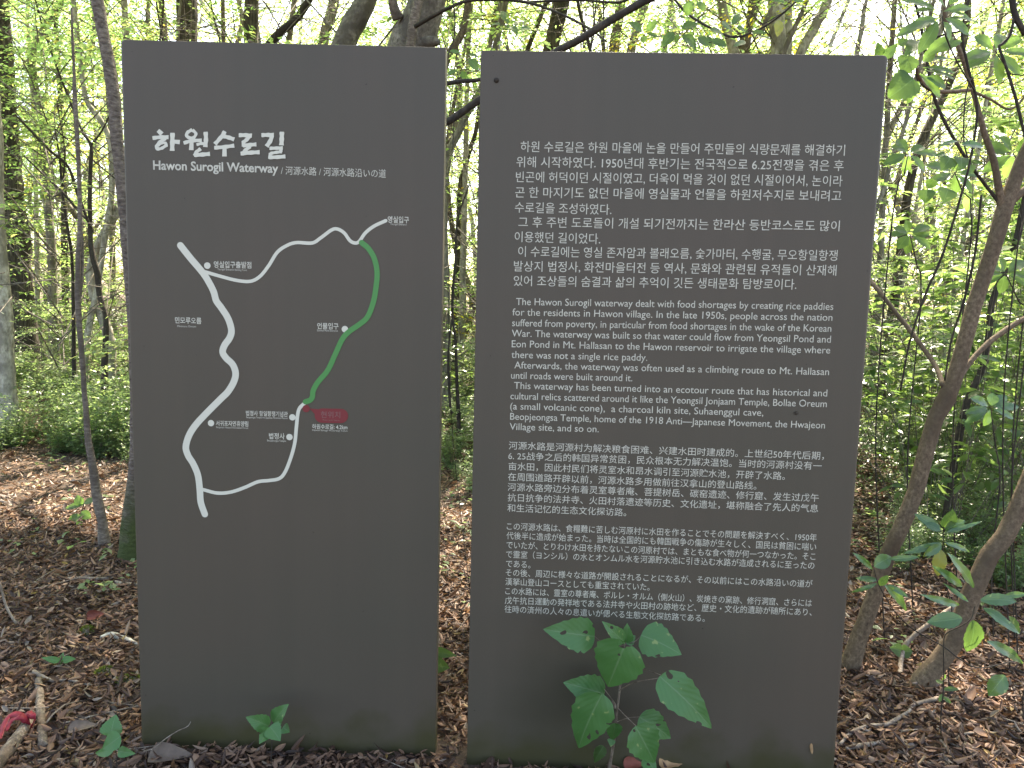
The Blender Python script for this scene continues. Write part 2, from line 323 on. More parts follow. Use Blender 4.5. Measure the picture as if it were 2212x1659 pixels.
# ------------------------------------------------------------------ the two panels
LP = dict(o=np.array([-1.1728, 2.2473]), rz=-0.0042, w=0.9549, h=2.2)
RP = dict(o=np.array([-0.1135, 2.2065]), rz=-0.0373, w=1.1518, h=2.182)
def onpanel(P, dx, dy):                              # photo point -> (u, v) in metres on a panel's face
    t = np.array([math.cos(P['rz']), math.sin(P['rz'])]); nn = np.array([-t[1], t[0]])
    d = ray(dx, dy); k = nn.dot(P['o']) / nn.dot(d[:2]); p = cam_pos + d * k
    return t.dot(p[:2] - P['o']), p[2]
def panel_root(P, name, label):
    return thing(name, label, 'information panel', (P['o'][0], P['o'][1], 0), P['rz'])
def panel_body(P, root, outer):
    T = 0.05; W_, H_ = P['w'], P['h']; z0 = -0.25; ro, rs = 0.011, 0.0015
    def outline(k, back=False):                      # one loop round the panel; k = 0 on the flat face, 1 on the side
        a = 0 if k is None else k * PI / 2; out = []
        def pt(x, z, r): out.append((x, r * (1 - math.cos(a)), z))
        io, i_ = ro * (1 - math.sin(a)), rs * (1 - math.sin(a)); rc = 0.014
        xl, xr, zt = (io, W_ - i_, H_ - i_) if outer == 'l' else (i_, W_ - io, H_ - i_)
        rl, rr = (ro, rs) if outer == 'l' else (rs, ro)
        pt(xl, z0, rl)
        cl, cr = (rc, 0.003) if outer == 'l' else (0.003, rc)
        for j in range(7):
            t = j / 6 * PI / 2; pt(xl + cl * (1 - math.cos(t)), zt - cl * (1 - math.sin(t)), rl + (rs - rl) * j / 6)
        for j in range(7):
            t = j / 6 * PI / 2; pt(xr - cr * (1 - math.sin(t)), zt - cr * (1 - math.cos(t)), rs + (rr - rs) * j / 6)
        pt(xr, z0, rr); return out
    rings = [outline(k / 5) for k in range(6)]; rings.append([(x, T, z) for x, y, z in rings[-1]])
    n = len(rings[0]); V = [p for r_ in rings for p in r_]
    F = [tuple(range(n))] + [tuple((len(rings) - 1) * n + i for i in range(n))[::-1]]
    F += [(k * n + i, (k + 1) * n + i, (k + 1) * n + (i + 1) % n, k * n + (i + 1) % n) for k in range(len(rings) - 1) for i in range(n)]
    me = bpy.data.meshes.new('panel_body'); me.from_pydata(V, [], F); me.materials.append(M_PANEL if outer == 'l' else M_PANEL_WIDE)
    bm = bmesh.new(); bm.from_mesh(me); bmesh.ops.recalc_face_normals(bm, faces=bm.faces); bm.to_mesh(me); bm.free(); me.update()
    return obj('panel_body', me, root)

_tc = bpy.data.curves.new('lettering', 'FONT'); _to = bpy.data.objects.new('lettering', _tc); COL.objects.link(_to); _tc.resolution_u = 3
def glyphs(body, bold=0.0):
    _tc.body = body; _tc.offset = bold; bpy.context.view_layer.update()
    ev = _to.evaluated_get(bpy.context.evaluated_depsgraph_get()); me = ev.to_mesh()
    V = np.array([v.co[:] for v in me.vertices]).reshape(-1, 3); F = [tuple(p.vertices) for p in me.polygons]; ev.to_mesh_clear()
    return V, F
_ref = {}
def refbox(ch):
    if ch not in _ref: V, F = glyphs(ch); _ref[ch] = (V[:, 1].min(), V[:, 1].max())
    return _ref[ch]
class Letters:
    def __init__(s): s.V = []; s.F = []; s.n = 0
    def line(s, P, body, a, b, gh, ref, base=False, bold=0.0, d=0.0008):
        """body from photo point a to photo point b; gh = glyph height in metres of the character ref"""
        (u0, v0), (u1, v1) = onpanel(P, *a), onpanel(P, *b)
        V, F = glyphs(body, bold); lo, hi = refbox(ref); k = gh / (hi - lo)
        x0, x1 = V[:, 0].min(), V[:, 0].max(); t = (V[:, 0] - x0) / (x1 - x0)
        Vn = np.zeros_like(V); Vn[:, 0] = u0 + t * (u1 - u0); Vn[:, 1] = -d
        Vn[:, 2] = v0 + t * (v1 - v0) + (V[:, 1] * k if base else (V[:, 1] - (lo + hi) / 2) * k)
        s.V.append(Vn); s.F += [tuple(i + s.n for i in f) for f in F]; s.n += len(V)
    def build(s, name, m, root):
        me = bpy.data.meshes.new(name); me.from_pydata(np.concatenate(s.V).tolist(), [], s.F); me.materials.append(m); me.update()
        return obj(name, me, root)
SRC = 2212.0 / 4080.0
def zf(bx, by, sc):                                  # reading of an enlarged crop -> measuring frame
    return lambda x, y: ((bx + x * sc) * SRC, (by + y * sc) * SRC)
def stroke(P, pts, width, d, name, m, root, n=None, taper=None):
    """flat ribbon with round ends on the panel face; pts in the measuring frame, width in metres"""
    Q = np.array([onpanel(P, *p) for p in pts]); Q = spline(np.c_[Q, np.zeros(len(Q))], n or max(2, 8 * (len(Q) - 1)))[:, :2] if len(Q) > 2 else Q
    t = np.gradient(Q, axis=0); t = nrm(t); nn = np.c_[-t[:, 1], t[:, 0]]; h = width / 2
    L = Q + nn * h; Rr = Q - nn * h; V = []; F = []
    for i in range(len(Q)): V += [L[i], Rr[i]]
    F = [(2 * i, 2 * i + 1, 2 * i + 3, 2 * i + 2) for i in range(len(Q) - 1)]
    for (c, tt, i0, i1) in ((Q[0], -t[0], 0, 1), (Q[-1], t[-1], 2 * len(Q) - 1, 2 * len(Q) - 2)):
        a0 = math.atan2(*(V[i0] - c)[::-1]); fan = [i0]
        for k in range(1, 8):
            a = a0 + PI * k / 8; fan.append(len(V)); V.append(c + h * np.array([math.cos(a), math.sin(a)]))
        fan.append(i1); F.append(tuple(fan))
    me = bpy.data.meshes.new(name); me.from_pydata([(p[0], -d, p[1]) for p in V], [], F); me.materials.append(m); me.update()
    return obj(name, me, root)
def polys(P, shapes, m, name, root, d0=0.0006):
    V = []; F = []
    for k, sh in enumerate(shapes):
        d = d0 + 0.00006 * k; i0 = len(V); V += [(*[onpanel(P, *p)[0]], -d, onpanel(P, *p)[1]) for p in sh]; F.append(tuple(range(i0, len(V))))
    me = bpy.data.meshes.new(name); me.from_pydata(V, [], F); me.materials.append(m); me.update(); return obj(name, me, root)

lroot = panel_root(LP, 'map_panel', 'charcoal grey panel on the left with a white trail map and a green route line')
panel_body(LP, lroot, 'l')
rroot = panel_root(RP, 'text_panel', 'wide charcoal grey panel on the right covered in four blocks of white text')
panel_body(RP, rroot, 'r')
zF = zf(560, 480, 0.47016)
def brush(strokes):
    out = []
    for pts, wd in strokes:
        Q = np.array(pts, float); Q = spline(np.c_[Q, np.zeros(len(Q))], 6 * (len(Q) - 1))[:, :2] if len(Q) > 2 else Q
        t = nrm(np.gradient(Q, axis=0)); nn = np.c_[-t[:, 1], t[:, 0]]; n_ = len(Q)
        wv = wd / 2 * (1 + 0.10 * np.sin(np.arange(n_) * 1.3)) ; wv[0] *= 0.92
        out.append([zF(*p) for p in (Q + nn * wv[:, None])] + [zF(*p) for p in (Q - nn * wv[:, None])[::-1]])
    return out
TITLE = [([(148, 84), (182, 116)], 36), ([(102, 150), (170, 142), (238, 142)], 32), ([(214, 150), (160, 188), (138, 220)], 30), ([(136, 208), (140, 240), (180, 236), (222, 208)], 26), ([(222, 224), (214, 192), (176, 194), (150, 214)], 22),
         ([(272, 105), (271, 180), (269, 258)], 38), ([(272, 178), (334, 184)], 34),
         ([(440, 78), (398, 104), (394, 134), (420, 150)], 28), ([(405, 148), (450, 146), (470, 112), (440, 80)], 26), ([(366, 192), (440, 172), (520, 170)], 30), ([(434, 182), (431, 252)], 36), ([(476, 206), (520, 196), (560, 204)], 24),
         ([(553, 97), (556, 160), (550, 226)], 36), ([(512, 240), (474, 270), (460, 300)], 30), ([(455, 294), (520, 290), (590, 284)], 34),
         ([(716, 92), (690, 135), (632, 202)], 34), ([(698, 132), (750, 146), (796, 162)], 34), ([(626, 232), (710, 226), (796, 214)], 32), ([(714, 232), (713, 306)], 36),
         ([(834, 126), (890, 126), (946, 130)], 34), ([(934, 126), (905, 160), (868, 190)], 32), ([(872, 176), (876, 222)], 30), ([(868, 214), (925, 208), (984, 204)], 32), ([(932, 220), (895, 250), (862, 288)], 32), ([(850, 282), (930, 274), (1012, 270)], 34),
         ([(1026, 126), (1080, 124), (1132, 124)], 34), ([(1116, 122), (1104, 170), (1070, 222)], 36), ([(1200, 97), (1199, 150), (1196, 212)], 38),
         ([(1094, 238), (1150, 236), (1208, 234)], 28), ([(1192, 236), (1190, 268)], 28), ([(1100, 282), (1150, 272), (1200, 266)], 26), ([(1102, 276), (1098, 326)], 28), ([(1088, 314), (1160, 312), (1230, 306)], 32)]
polys(LP, brush(TITLE), M_WHITE, 'title_lettering', lroot)
L_ = Letters(); L_.line(LP, 'Hawon Surogil Waterway', zF(108, 415), zF(1168, 443), 0.0252, 'H', base=True, bold=0.022); L_.build('subtitle_lettering', M_TEXT, lroot)
L_ = Letters(); L_.line(LP, '/ 河源水路 / 河源水路沿いの道', zF(1190, 424), zF(2080, 453), 0.0235, '国'); L_.build('translated_title', M_TEXT, lroot)
zE = zf(650, 820, 0.77151); PXM = 0.77151 * SRC * 2.27 / FPX      # metres on the panel per crop pixel
E_ = lambda pts: [zE(*p) for p in pts]
stroke(LP, E_([(90, 205), (140, 268), (205, 345), (240, 400), (262, 445), (275, 490), (300, 525), (335, 580), (353, 640), (345, 680), (318, 720), (308, 755), (325, 785), (360, 820), (375, 865), (365, 910), (335, 960), (300, 995), (230, 1065), (170, 1130), (135, 1185), (118, 1245), (130, 1290), (155, 1330), (180, 1390), (190, 1465), (195, 1530), (216, 1592)]), 34 * PXM, 0.0010, 'road_line', M_WHITE, lroot)
stroke(LP, E_([(214, 340), (300, 365), (380, 385), (450, 390), (500, 365), (545, 310), (590, 240), (640, 205), (690, 190), (770, 192), (815, 165), (870, 125), (900, 120), (935, 140), (965, 180), (990, 192), (1012, 185), (1045, 140), (1090, 105), (1150, 77)]), 17 * PXM, 0.0008, 'trail_line', M_WHITE, lroot)
stroke(LP, E_([(730, 1020), (705, 1045), (695, 1080), (688, 1150), (680, 1225), (660, 1300), (630, 1375), (600, 1408), (550, 1418), (490, 1425), (420, 1455), (350, 1478), (280, 1483), (205, 1465)]), 18 * PXM, 0.0008, 'trail_line', M_WHITE, lroot)
tag(stroke(LP, E_([(1025, 190), (1060, 220), (1090, 270), (1105, 340), (1100, 420), (1085, 500), (1055, 575), (1010, 615), (960, 650), (925, 690), (890, 765), (850, 850), (800, 910), (775, 955), (772, 985), (760, 1003), (735, 1012)]), 27 * PXM, 0.0013, 'route_line', M_GREEN, lroot), 'green route line of the waterway trail')
def disc(P, c, r, m, name, d=0.0012):
    u, v = onpanel(P, *c); a = np.linspace(0, 2 * PI, 28, endpoint=False)
    me = bpy.data.meshes.new(name); me.from_pydata([(u + r * math.cos(t), -d, v + r * math.sin(t)) for t in a], [], [tuple(range(28))]); me.materials.append(m); me.update()
    return obj(name, me, lroot)
for c in ((229, 309), (939, 637), (668, 1092), (653, 1194), (248, 1122)): disc(LP, zE(*c), 16.5 * PXM, M_WHITE, 'place_dot')
tag(disc(LP, zE(739, 1047), 19 * PXM, M_RED, 'location_dot', 0.0016), 'dark red dot marking the location')
a1 = [(0.5 * PI + PI * k / 10) for k in range(11)]; a2 = [(1.5 * PI + PI * k / 10) for k in range(11)]
pill = [(820 + 37 * math.cos(a) , 1083 - 37 * math.sin(a)) for a in a1] + [(919 + 37 * math.cos(a), 1085 - 37 * math.sin(a)) for a in a2]
polys(LP, [[zE(*p) for p in pill], [zE(*p) for p in ((756, 1046), (790, 1082), (802, 1050))]], M_RED, 'location_flag', lroot, 0.0013)
L_ = Letters(); L_.line(LP, '현위치', zE(815, 1077), zE(915, 1079), 34 * PXM, '원', d=0.0016); L_.line(LP, 'You are here', zE(822, 1109), zE(912, 1112), 9 * PXM, 'H', base=True, d=0.0016); L_.build('location_lettering', M_REDTX, lroot)
for ko, a, b, h, en, c, d in (
    ('영실입구출발점', (262, 302), (456, 306), 32, 'Yeongsil Entrance Starting Point', (281, 332), (433, 337)),
    ('민모루오름', (62, 590), (198, 594), 31, 'Minmoru Oreum', (74, 626), (170, 628)),
    ('영실입구', (1160, 70), (1270, 73), 32, 'Yeongsil Entrance', (1173, 99), (1258, 102)),
    ('언물입구', (796, 620), (906, 622), 31, 'Eonmul Pond Entrance', (796, 648), (903, 650)),
    ('법정사 항일항쟁기념관', (428, 1070), (644, 1076), 26, 'Beopjeongsa Temple Anti-Japanese Movement Museum', (430, 1096), (644, 1101)),
    ('서귀포자연휴양림', (273, 1122), (440, 1126), 27, 'Seogwipo Natural Recreation Forest', (274, 1147), (440, 1152)),
    ('법정사', (547, 1188), (628, 1190), 31, 'Beopjeongsa Temple', (538, 1216), (635, 1219)),
    ('하원수로길: 4.2km', (770, 1139), (952, 1143), 25, 'Hawon Surogil Waterway: 4.2km', (771, 1162), (952, 1167))):
    L_ = Letters(); L_.line(LP, ko, zE(*a), zE(*b), h * PXM, '원', bold=0.016); L_.line(LP, en, zE(*c), zE(*d), 9.5 * PXM, 'H', base=True); L_.build('place_name', M_TEXT, lroot)

A = zf(2000, 530, 0.39779); B = zf(2700, 530, 0.39779)
L_ = Letters()
for tx, a, b in (
    ('하원 수로길은 하원 마을에 논을 만들어 주민들의 식량문제를 해결하기', A(187, 135), B(1675, 172)),
    ('위해 시작하였다. 1950년대 후반기는 전국적으로 6.25전쟁을 겪은 후', A(145, 288), B(1662, 325)),
    ('빈곤에 허덕이던 시절이였고, 더욱이 먹을 것이 없던 시절이어서, 논이라', A(140, 438), B(1650, 480)),
    ('곤 한 마지기도 없던 마을에 영실물과 언물을 하원저수지로 보내려고', A(133, 592), B(1640, 628)),
    ('수로길을 조성하였다.', A(130, 742), A(1097, 766)),
    ('그 후 주변 도로들이 개설 되기전까지는 한라산 등반코스로도 많이', A(165, 890), B(1622, 930)),
    ('이용했던 길이었다.', A(128, 1037), A(985, 1060)),
    ('이 수로길에는 영실 존자암과 볼래오름, 숯가마터, 수행굴, 무오항일항쟁', A(163, 1185), B(1600, 1225)),
    ('발상지 법정사, 화전마을터전 등 역사, 문화와 관련된 유적들이 산재해', A(120, 1332), B(1590, 1375)),
    ('있어 조상들의 숨결과 삶의 추억이 깃든 생태문화 탐방로이다.', A(118, 1478), B(1190, 1515))):
    L_.line(RP, tx, a, b, 0.0302, '원')
L_.build('korean_text', M_TEXT, rroot)
A = zf(2000, 1160, 0.36163); B = zf(2700, 1160, 0.36163)
L_ = Letters()
for tx, a, b in (
    ('The Hawon Surogil waterway dealt with food shortages by creating rice paddies', A(155, 152), B(1712, 207)),
    ('for the residents in Hawon village. In the late 1950s, people across the nation', A(115, 267), B(1702, 327)),
    ('suffered from poverty, in particular from food shortages in the wake of the Korean', A(112, 385), B(1690, 448)),
    ('War. The waterway was built so that water could flow from Yeongsil Pond and', A(108, 500), B(1685, 568)),
    ('Eon Pond in Mt. Hallasan to the Hawon reservoir to irrigate the village where', A(107, 617), B(1678, 687)),
    ('there was not a single rice paddy.', A(104, 735), A(1600, 768)),
    ('Afterwards, the waterway was often used as a climbing route to Mt. Hallasan', A(136, 850), B(1665, 925)),
    ('until roads were built around it.', A(100, 963), A(1435, 993)),
    ('This waterway has been turned into an ecotour route that has historical and', A(133, 1075), B(1645, 1160)),
    ('cultural relics scattered around it like the Yeongsil Jonjaam Temple, Bollae Oreum', A(93, 1190), B(1640, 1278)),
    ('(a small volcanic cone),  a charcoal kiln site, Suhaenggul cave,', A(90, 1302), B(942, 1375)),
    ('Beopjeongsa Temple, home of the 1918 Anti\u2014Japanese Movement, the Hwajeon', A(90, 1415), B(1620, 1513)),
    ('Village site, and so on.', A(85, 1527), A(1065, 1555))):
    L_.line(RP, tx, a, b, 0.0205, 'H', base=True)
L_.build('english_text', M_TEXT, rroot)
A = zf(1980, 1730, 0.46422); B = zf(2640, 1730, 0.46422)
L_ = Letters()
for tx, a, b in (
    ('河源水路是河源村为解决粮食困难、兴建水田时建成的。上世纪50年代后期，', A(102, 97), B(1385, 187)),
    ('6. 25战争之后的韩国异常贫困，民众根本无力解决温饱。当时的河源村没有一', A(98, 185), B(1365, 274)),
    ('亩水田，因此村民们将灵室水和昂水调引至河源贮水池，开辟了水路。', A(100, 275), B(1050, 360)),
    ('在周围道路开辟以前，河源水路多用做前往汉拿山的登山路线。', A(95, 365), B(805, 443)),
    ('河源水路旁边分布着灵室尊者庵、菩提树岳、碳窑遗迹、修行窟、发生过戊午', A(92, 453), B(1340, 548)),
    ('抗日抗争的法井寺、火田村落遗迹等历史、文化遗址，堪称融合了先人的气息', A(92, 543), B(1335, 638)),
    ('和生活记忆的生态文化探访路。', A(90, 632), A(1110, 672))):
    L_.line(RP, tx, a, b, 0.0236, '国')
L_.build('chinese_text', M_TEXT, rroot)
L_ = Letters()
for tx, a, b in (
    ('この河源水路は、食糧難に苦しむ河原村に水田を作ることでその問題を解決すべく、1950年', A(85, 790), B(1322, 888)),
    ('代後半に造成が始まった。当時は全国的にも韓国戦争の傷跡が生々しく、国民は貧困に喘い', A(82, 870), B(1318, 968)),
    ('でいたが、とりわけ水田を持たないこの河原村では、まともな食べ物が何一つなかった。そこ', A(82, 950), B(1312, 1050)),
    ('で靈室（ヨンシル）の水とオンムル水を河源貯水池に引き込む水路が造成されるに至ったの', A(78, 1030), B(1302, 1128)),
    ('である。', A(78, 1110), A(288, 1122)),
    ('その後、周辺に様々な道路が開設されることになるが、その以前にはこの水路沿いの道が', A(75, 1187), B(1285, 1285)),
    ('漢拏山登山コースとしても重宝されていた。', A(73, 1265), A(1310, 1312)),
    ('この水路には、靈室の尊者庵、ボルレ・オルム（側火山）、炭焼きの窯跡、修行洞窟、さらには', A(72, 1345), B(1280, 1450)),
    ('戊午抗日運動の発祥地である法井寺や火田村の跡地など、歴史・文化的遺跡が随所にあり、', A(68, 1425), B(1280, 1528)),
    ('往時の済州の人々の息遣いが偲べる生態文化探訪路である。', A(66, 1500), B(362, 1580))):
    L_.line(RP, tx, a, b, 0.0226, '国')
L_.build('japanese_text', M_TEXT, rroot)
bpy.data.objects.remove(_to); bpy.data.curves.remove(_tc)
u, v = onpanel(RP, 1072.3, 173.3)
V, F = tube([(u, -0.0005, v), (u, -0.004, v)], [0.0075, 0.006], 14); obj('rivet', qmesh('rivet', V, F, BK['twig']), rroot)

# ------------------------------------------------------------------ foliage building blocks
def spray(L=1.2, leaf=0.052, tw=0.55, dens=0.035):
    """one flat layer of leaves along a twig that runs along +X: leaf frames and twig polylines"""
    O, X, S, T = [], [], [], [(np.array([0, 0, 0]), np.array([L, 0, -0.10 * L]), 0.006)]
    def row(p0, p1, n):
        d = (p1 - p0); dl = np.linalg.norm(d); d = d / dl; side = np.array([-d[1], d[0], 0])
        for k in range(n):
            t = (k + 0.5) / n; s = 1 if k % 2 else -1
            O.append(p0 + d * dl * t + rng.normal(0, 0.006, 3)); X.append(d * 0.65 + s * side * 0.8 + rng.normal(0, 0.18, 3) + (0, 0, -0.12)); S.append(leaf * rng.uniform(0.7, 1.2))
        O.append(p1); X.append(d + (0, 0, -0.15)); S.append(leaf)
    x = 0.12 * L; k = 0
    while x < L * 0.98:
        s = 1 if k % 2 else -1; ln = tw * L * (1 - (x / L)) ** 0.7 * rng.uniform(0.6, 1.05) + 0.06; ang = R(rng.uniform(40, 68)) * s
        p0 = np.array([x, 0, -0.10 * x * x / L]); p1 = p0 + ln * np.array([math.cos(ang), math.sin(ang), -0.12 + rng.normal(0, 0.09)])
        T.append((p0, p1, 0.003)); row(p0, p1, max(2, int(ln / dens))); x += L * 0.075 * rng.uniform(0.7, 1.3); k += 1
    row(np.array([L * 0.3, 0, -0.03 * L]), np.array([L, 0, -0.10 * L]), int(L * 0.6 / dens))
    return np.array(O), np.array(X), np.array(S), T
SPR = [spray(L, lf) for L, lf in ((1.1, 0.05), (1.3, 0.055), (0.95, 0.048), (1.2, 0.06))]
SLV, SLF = small_leaf(0.52)
def crown(name, n, z0, z1, rmax, sc=1.0, leafmat=G_CAN, rmin=0.3, seed=0, flat=0.16):
    r = np.random.default_rng(seed + 50); mb = MB(); O, X, N, S = [], [], [], []
    for k in range(n):
        o, x, s, T = SPR[r.integers(len(SPR))]; f = sc * r.uniform(0.75, 1.25)
        az = r.uniform(0, 2 * PI); z = r.uniform(z0, z1); q = (z - z0) / (z1 - z0)
        rad = rmin + (rmax - rmin) * math.sqrt(r.uniform()) * (1 - 0.55 * abs(q - 0.35))
        d = np.array([math.cos(az), math.sin(az), r.normal(-0.02, 0.16)]); d /= np.linalg.norm(d)
        up = np.array([0, 0, 1.0]) + r.normal(0, flat, 3); y = np.cross(up, d); y /= np.linalg.norm(y); up = np.cross(d, y)
        Mx = np.stack([d, y, up], 1); c = np.array([math.cos(az) * rad, math.sin(az) * rad, z])
        O.append(c + (o * f) @ Mx.T); X.append(x @ Mx.T); N.append(up + r.normal(0, 0.34, (len(o), 3))); S.append(s * sc ** 0.8)
        for p0, p1, rr in T[:1 + 0 * len(T)]:
            V, F = tube([c + Mx @ (p0 * f), c + Mx @ ((p0 + p1) / 2 * f + (0, 0, 0.02)), c + Mx @ (p1 * f)], [rr * 0.8, rr * 0.6, rr * 0.3], 4, cap=False); mb.add(V, F, 1)
        for p0, p1, rr in T[1::2]:
            V, F = tube([c + Mx @ (p0 * f), c + Mx @ (p1 * f)], [rr * 0.6, rr * 0.3], 3, cap=False); mb.add(V, F, 1)
        if k % 2: continue
        st = np.array([0, 0, max(z - rad * r.uniform(0.35, 0.9), z0 * 0.6)])
        P = spline([st, st * 0.5 + c * 0.5 + (0, 0, 0.1 * rad) + r.normal(0, 0.07, 3), c], 6); V, F = tube(P, np.linspace(0.004 + 0.002 * rad, 0.003, 6), 5, cap=False); mb.add(V, F, 1)
    V, F = scatter(SLV, SLF, np.concatenate(O), np.concatenate(X), np.concatenate(N), np.concatenate(S)); mb.add(V, F, 0)
    return mb.mesh(name, [leafmat, BK['rough']])
LOW = [crown('crown', 56, 1.1, 6.4, 2.4, 1.0, G_CAN, seed=i) for i in range(4)] + [crown('crown', 50, 1.1, 5.6, 2.1, 0.95, G_YEL, seed=9)]
HIGH = [crown('crown', 48, 5.2, 9.4, 3.2, 1.45, G_CAN, seed=20 + i) for i in range(3)]

def trunk_path(pts, Y, ybend=0.0, top=7.0):
    """pts: (dx, dy, width) in the measuring frame, listed from the top down"""
    P = []; Rd = []
    for dx, dy, wd in pts:
        p = at(dx, dy, Y); P.append(p); Rd.append(wd * 0.5 * Y / FPX)
    P = np.array(P); Rd = np.array(Rd)
    if P[0][2] < top:                                # carry the stem on above the picture
        d = P[0] - P[min(1, len(P) - 1)]; d = d / np.linalg.norm(d); d = nrm(d * 0.7 + np.array([0, 0, 0.6]))
        k = (top - P[0][2]) / max(d[2], 0.3)
        P = np.vstack([P[0] + d * k + (0.1, 0.05, 0), P[0] + d * k * 0.5, P]); Rd = np.r_[Rd[0] * 0.45, Rd[0] * 0.8, Rd]
    g = float(gz(P[-1][0], P[-1][1]))
    if P[-1][2] > g + 0.05:                          # and down to the ground
        d = P[-1] - P[-2]; d = d / np.linalg.norm(d); d = nrm(d * 0.6 + np.array([0, 0, -0.7])); k = (P[-1][2] - g + 0.12) / max(-d[2], 0.3)
        P = np.vstack([P, P[-1] + d * k * 0.55, P[-1] + d * k]); Rd = np.r_[Rd, Rd[-1] * 1.15, Rd[-1] * 1.45]
    else:
        P = np.vstack([P, P[-1] + (0, 0, -0.15)]); Rd = np.r_[Rd, Rd[-1] * 1.25]
    return P, Rd
GAPS = [(ground(80, 1045), 0.5)]     # sunlit patches on the ground
def shaded(x, y, hi_=False):                         # would a crown here close one of the openings the sun falls through?
    h = np.array([sdir.x, sdir.y]); h = h / np.linalg.norm(h); f = math.cos(SUN_EL) / math.sin(SUN_EL)
    a, b = ((4.8, 9.6) if hi_ else (1.4, 6.6))
    for g, rad in GAPS:
        q = np.array([x, y]) - g[:2]; s_ = np.clip(q @ h, a * f, b * f)
        if np.linalg.norm(q - h * s_) < rad + (0.25 if hi_ else 0): return True
    return False
def tree(name, label, pts, Y, bark='grey', crowns=(), limbs=(), cat='tree', group=None, top=7.0, bump=0.05, sides=12, crz=0.0, raw=False):
    P, Rd = trunk_path(pts, Y, top=top)
    base = P[-1].copy(); base[2] = float(gz(base[0], base[1]))
    t = thing(name, label, cat, base, 0, group)
    ln = np.linalg.norm(np.diff(P, axis=0), axis=1).sum(); n = int(max(8, min(70, ln / 0.09)))
    Q = spline(np.c_[P, Rd], n); Q[:, :3] += np.c_[rng.normal(0, 0.05, n), rng.normal(0, 0.05, n), np.zeros(n)] * Q[:, 3:4]
    V, F = tube(Q[:, :3] - base, np.maximum(Q[:, 3], 0.002), sides, bump); obj('trunk', qmesh('trunk', V, F, BK[bark]), t)
    for lp in limbs:                                 # (pts, Y0, Y1) each a limb of its own
        pp, Y0, Y1 = lp[:3]; yy = np.linspace(Y0, Y1, len(pp))
        L = np.array([[*at(a, b, y), c * 0.5 * y / FPX] for (a, b, c), y in zip(pp, yy)]); L = spline(L, max(6, 6 * (len(pp) - 1)))
        V, F = tube(L[:, :3] - base, np.maximum(L[:, 3], 0.0015), 8, bump); obj('limb', qmesh('limb', V, F, BK[lp[3] if len(lp) > 3 else bark]), t)
    for me in crowns:
        k = np.argmin(np.abs(P[:, 2] - 4.0))
        if shaded(P[k][0], P[k][1], me in HIGH): continue
        c = obj('crown', me, t); c.rotation_euler = (0, 0, rng.uniform(0, 6.28))
        zt = float(me.vertices[0].co.z); k = np.argmin(np.abs(P[:, 2] - 4.0)); c.location = (P[k][0] - base[0], P[k][1] - base[1], rng.uniform(-0.3, 0.3))
    return t
gY = lambda dx, dy: float(ground(dx, dy)[1])
lw = lambda k: [LOW[k % 5]]
hi = lambda k: [HIGH[k % 3]]

# ------------------------------------------------------------------ trees seen in the photograph
# left of the map panel
tree('pale_tree', 'pale smooth-barked tree at the left edge, its right side bright with sun', [(-30, 100, 30), (-20, 193, 32), (-14, 300, 34), (-9, 500, 36), (6, 686, 38), (14, 820, 36), (18, 900, 40), (22, 950, 56)], gY(22, 957), 'pale', hi(0), sides=16)
tree('dark_tree', 'big dark fissured tree standing behind the pale tree at the left edge', [(-4, 0, 34), (6, 100, 36), (12, 250, 42), (22, 400, 50), (34, 553, 56), (45, 690, 58), (54, 786, 62), (56, 840, 80)], 10.2, 'dark', hi(1), sides=18, bump=0.07)
tree('leaning_tree', 'slim leaning tree with ringed brown bark and mossy foot, half hidden by the map panel', [(205, -60, 24), (211, 0, 24), (227, 93, 24), (243, 187, 25), (253, 300, 25), (264, 400, 24), (285, 640, 24), (295, 880, 26), (293, 1000, 28), (289, 1060, 32), (285, 1120, 42), (281, 1205, 56)], gY(280, 1212), 'moss', hi(2), sides=14, bump=0.04)
tree('sapling', 'slender grey sapling with a scarred knobbly foot, left of the map panel', [(155, 17, 4), (157, 100, 5), (163, 200, 6), (169, 333, 8), (173, 480, 9), (169, 553, 10), (169, 670, 12), (177, 770, 11), (183, 853, 11), (191, 953, 14), (203, 1020, 17), (206, 1045, 22), (208, 1066, 19), (212, 1085, 23), (216, 1106, 19), (222, 1140, 20), (226, 1178, 28)], gY(226, 1184), 'lean', (),
     [([(169, 670, 9), (178, 560, 7), (172, 440, 6), (166, 330, 4), (158, 200, 3), (160, 90, 2)], gY(226, 1184), gY(226, 1184) + 0.15)], sides=10, bump=0.06, top=2.6)
tree('twisted_tree', 'dark crooked young tree with long snaking limbs, left of the leaning tree', [(180, 290, 5), (197, 313, 7), (194, 400, 8), (195, 500, 10), (200, 553, 12), (211, 593, 12), (214, 636, 11), (226, 673, 10), (230, 703, 11), (226, 790, 14)], 7.6, 'twig', lw(1),
     [([(197, 493, 7), (186, 467, 6), (167, 417, 6), (147, 360, 6), (110, 327, 5), (67, 283, 5), (32, 247, 3)], 7.6, 7.2),
      ([(199, 500, 6), (190, 477, 6), (173, 460, 5), (133, 413, 5), (100, 383, 4), (52, 337, 3)], 7.6, 7.9),
      ([(197, 313, 5), (213, 293, 4), (228, 268, 3), (236, 250, 2)], 7.6, 7.6)], bump=0.09, top=5)
tree('young_tree', 'thin dark stem rising from the undergrowth between dark tree and sapling', [(120, 280, 3), (118, 270, 3), (130, 350, 4), (134, 413, 5), (147, 500, 6), (155, 553, 6), (158, 640, 7), (160, 800, 9)], 8.2, 'twig', lw(2), [([(134, 413, 4), (140, 330, 3), (128, 250, 2), (122, 214, 2)], 8.2, 8.2)], top=5)
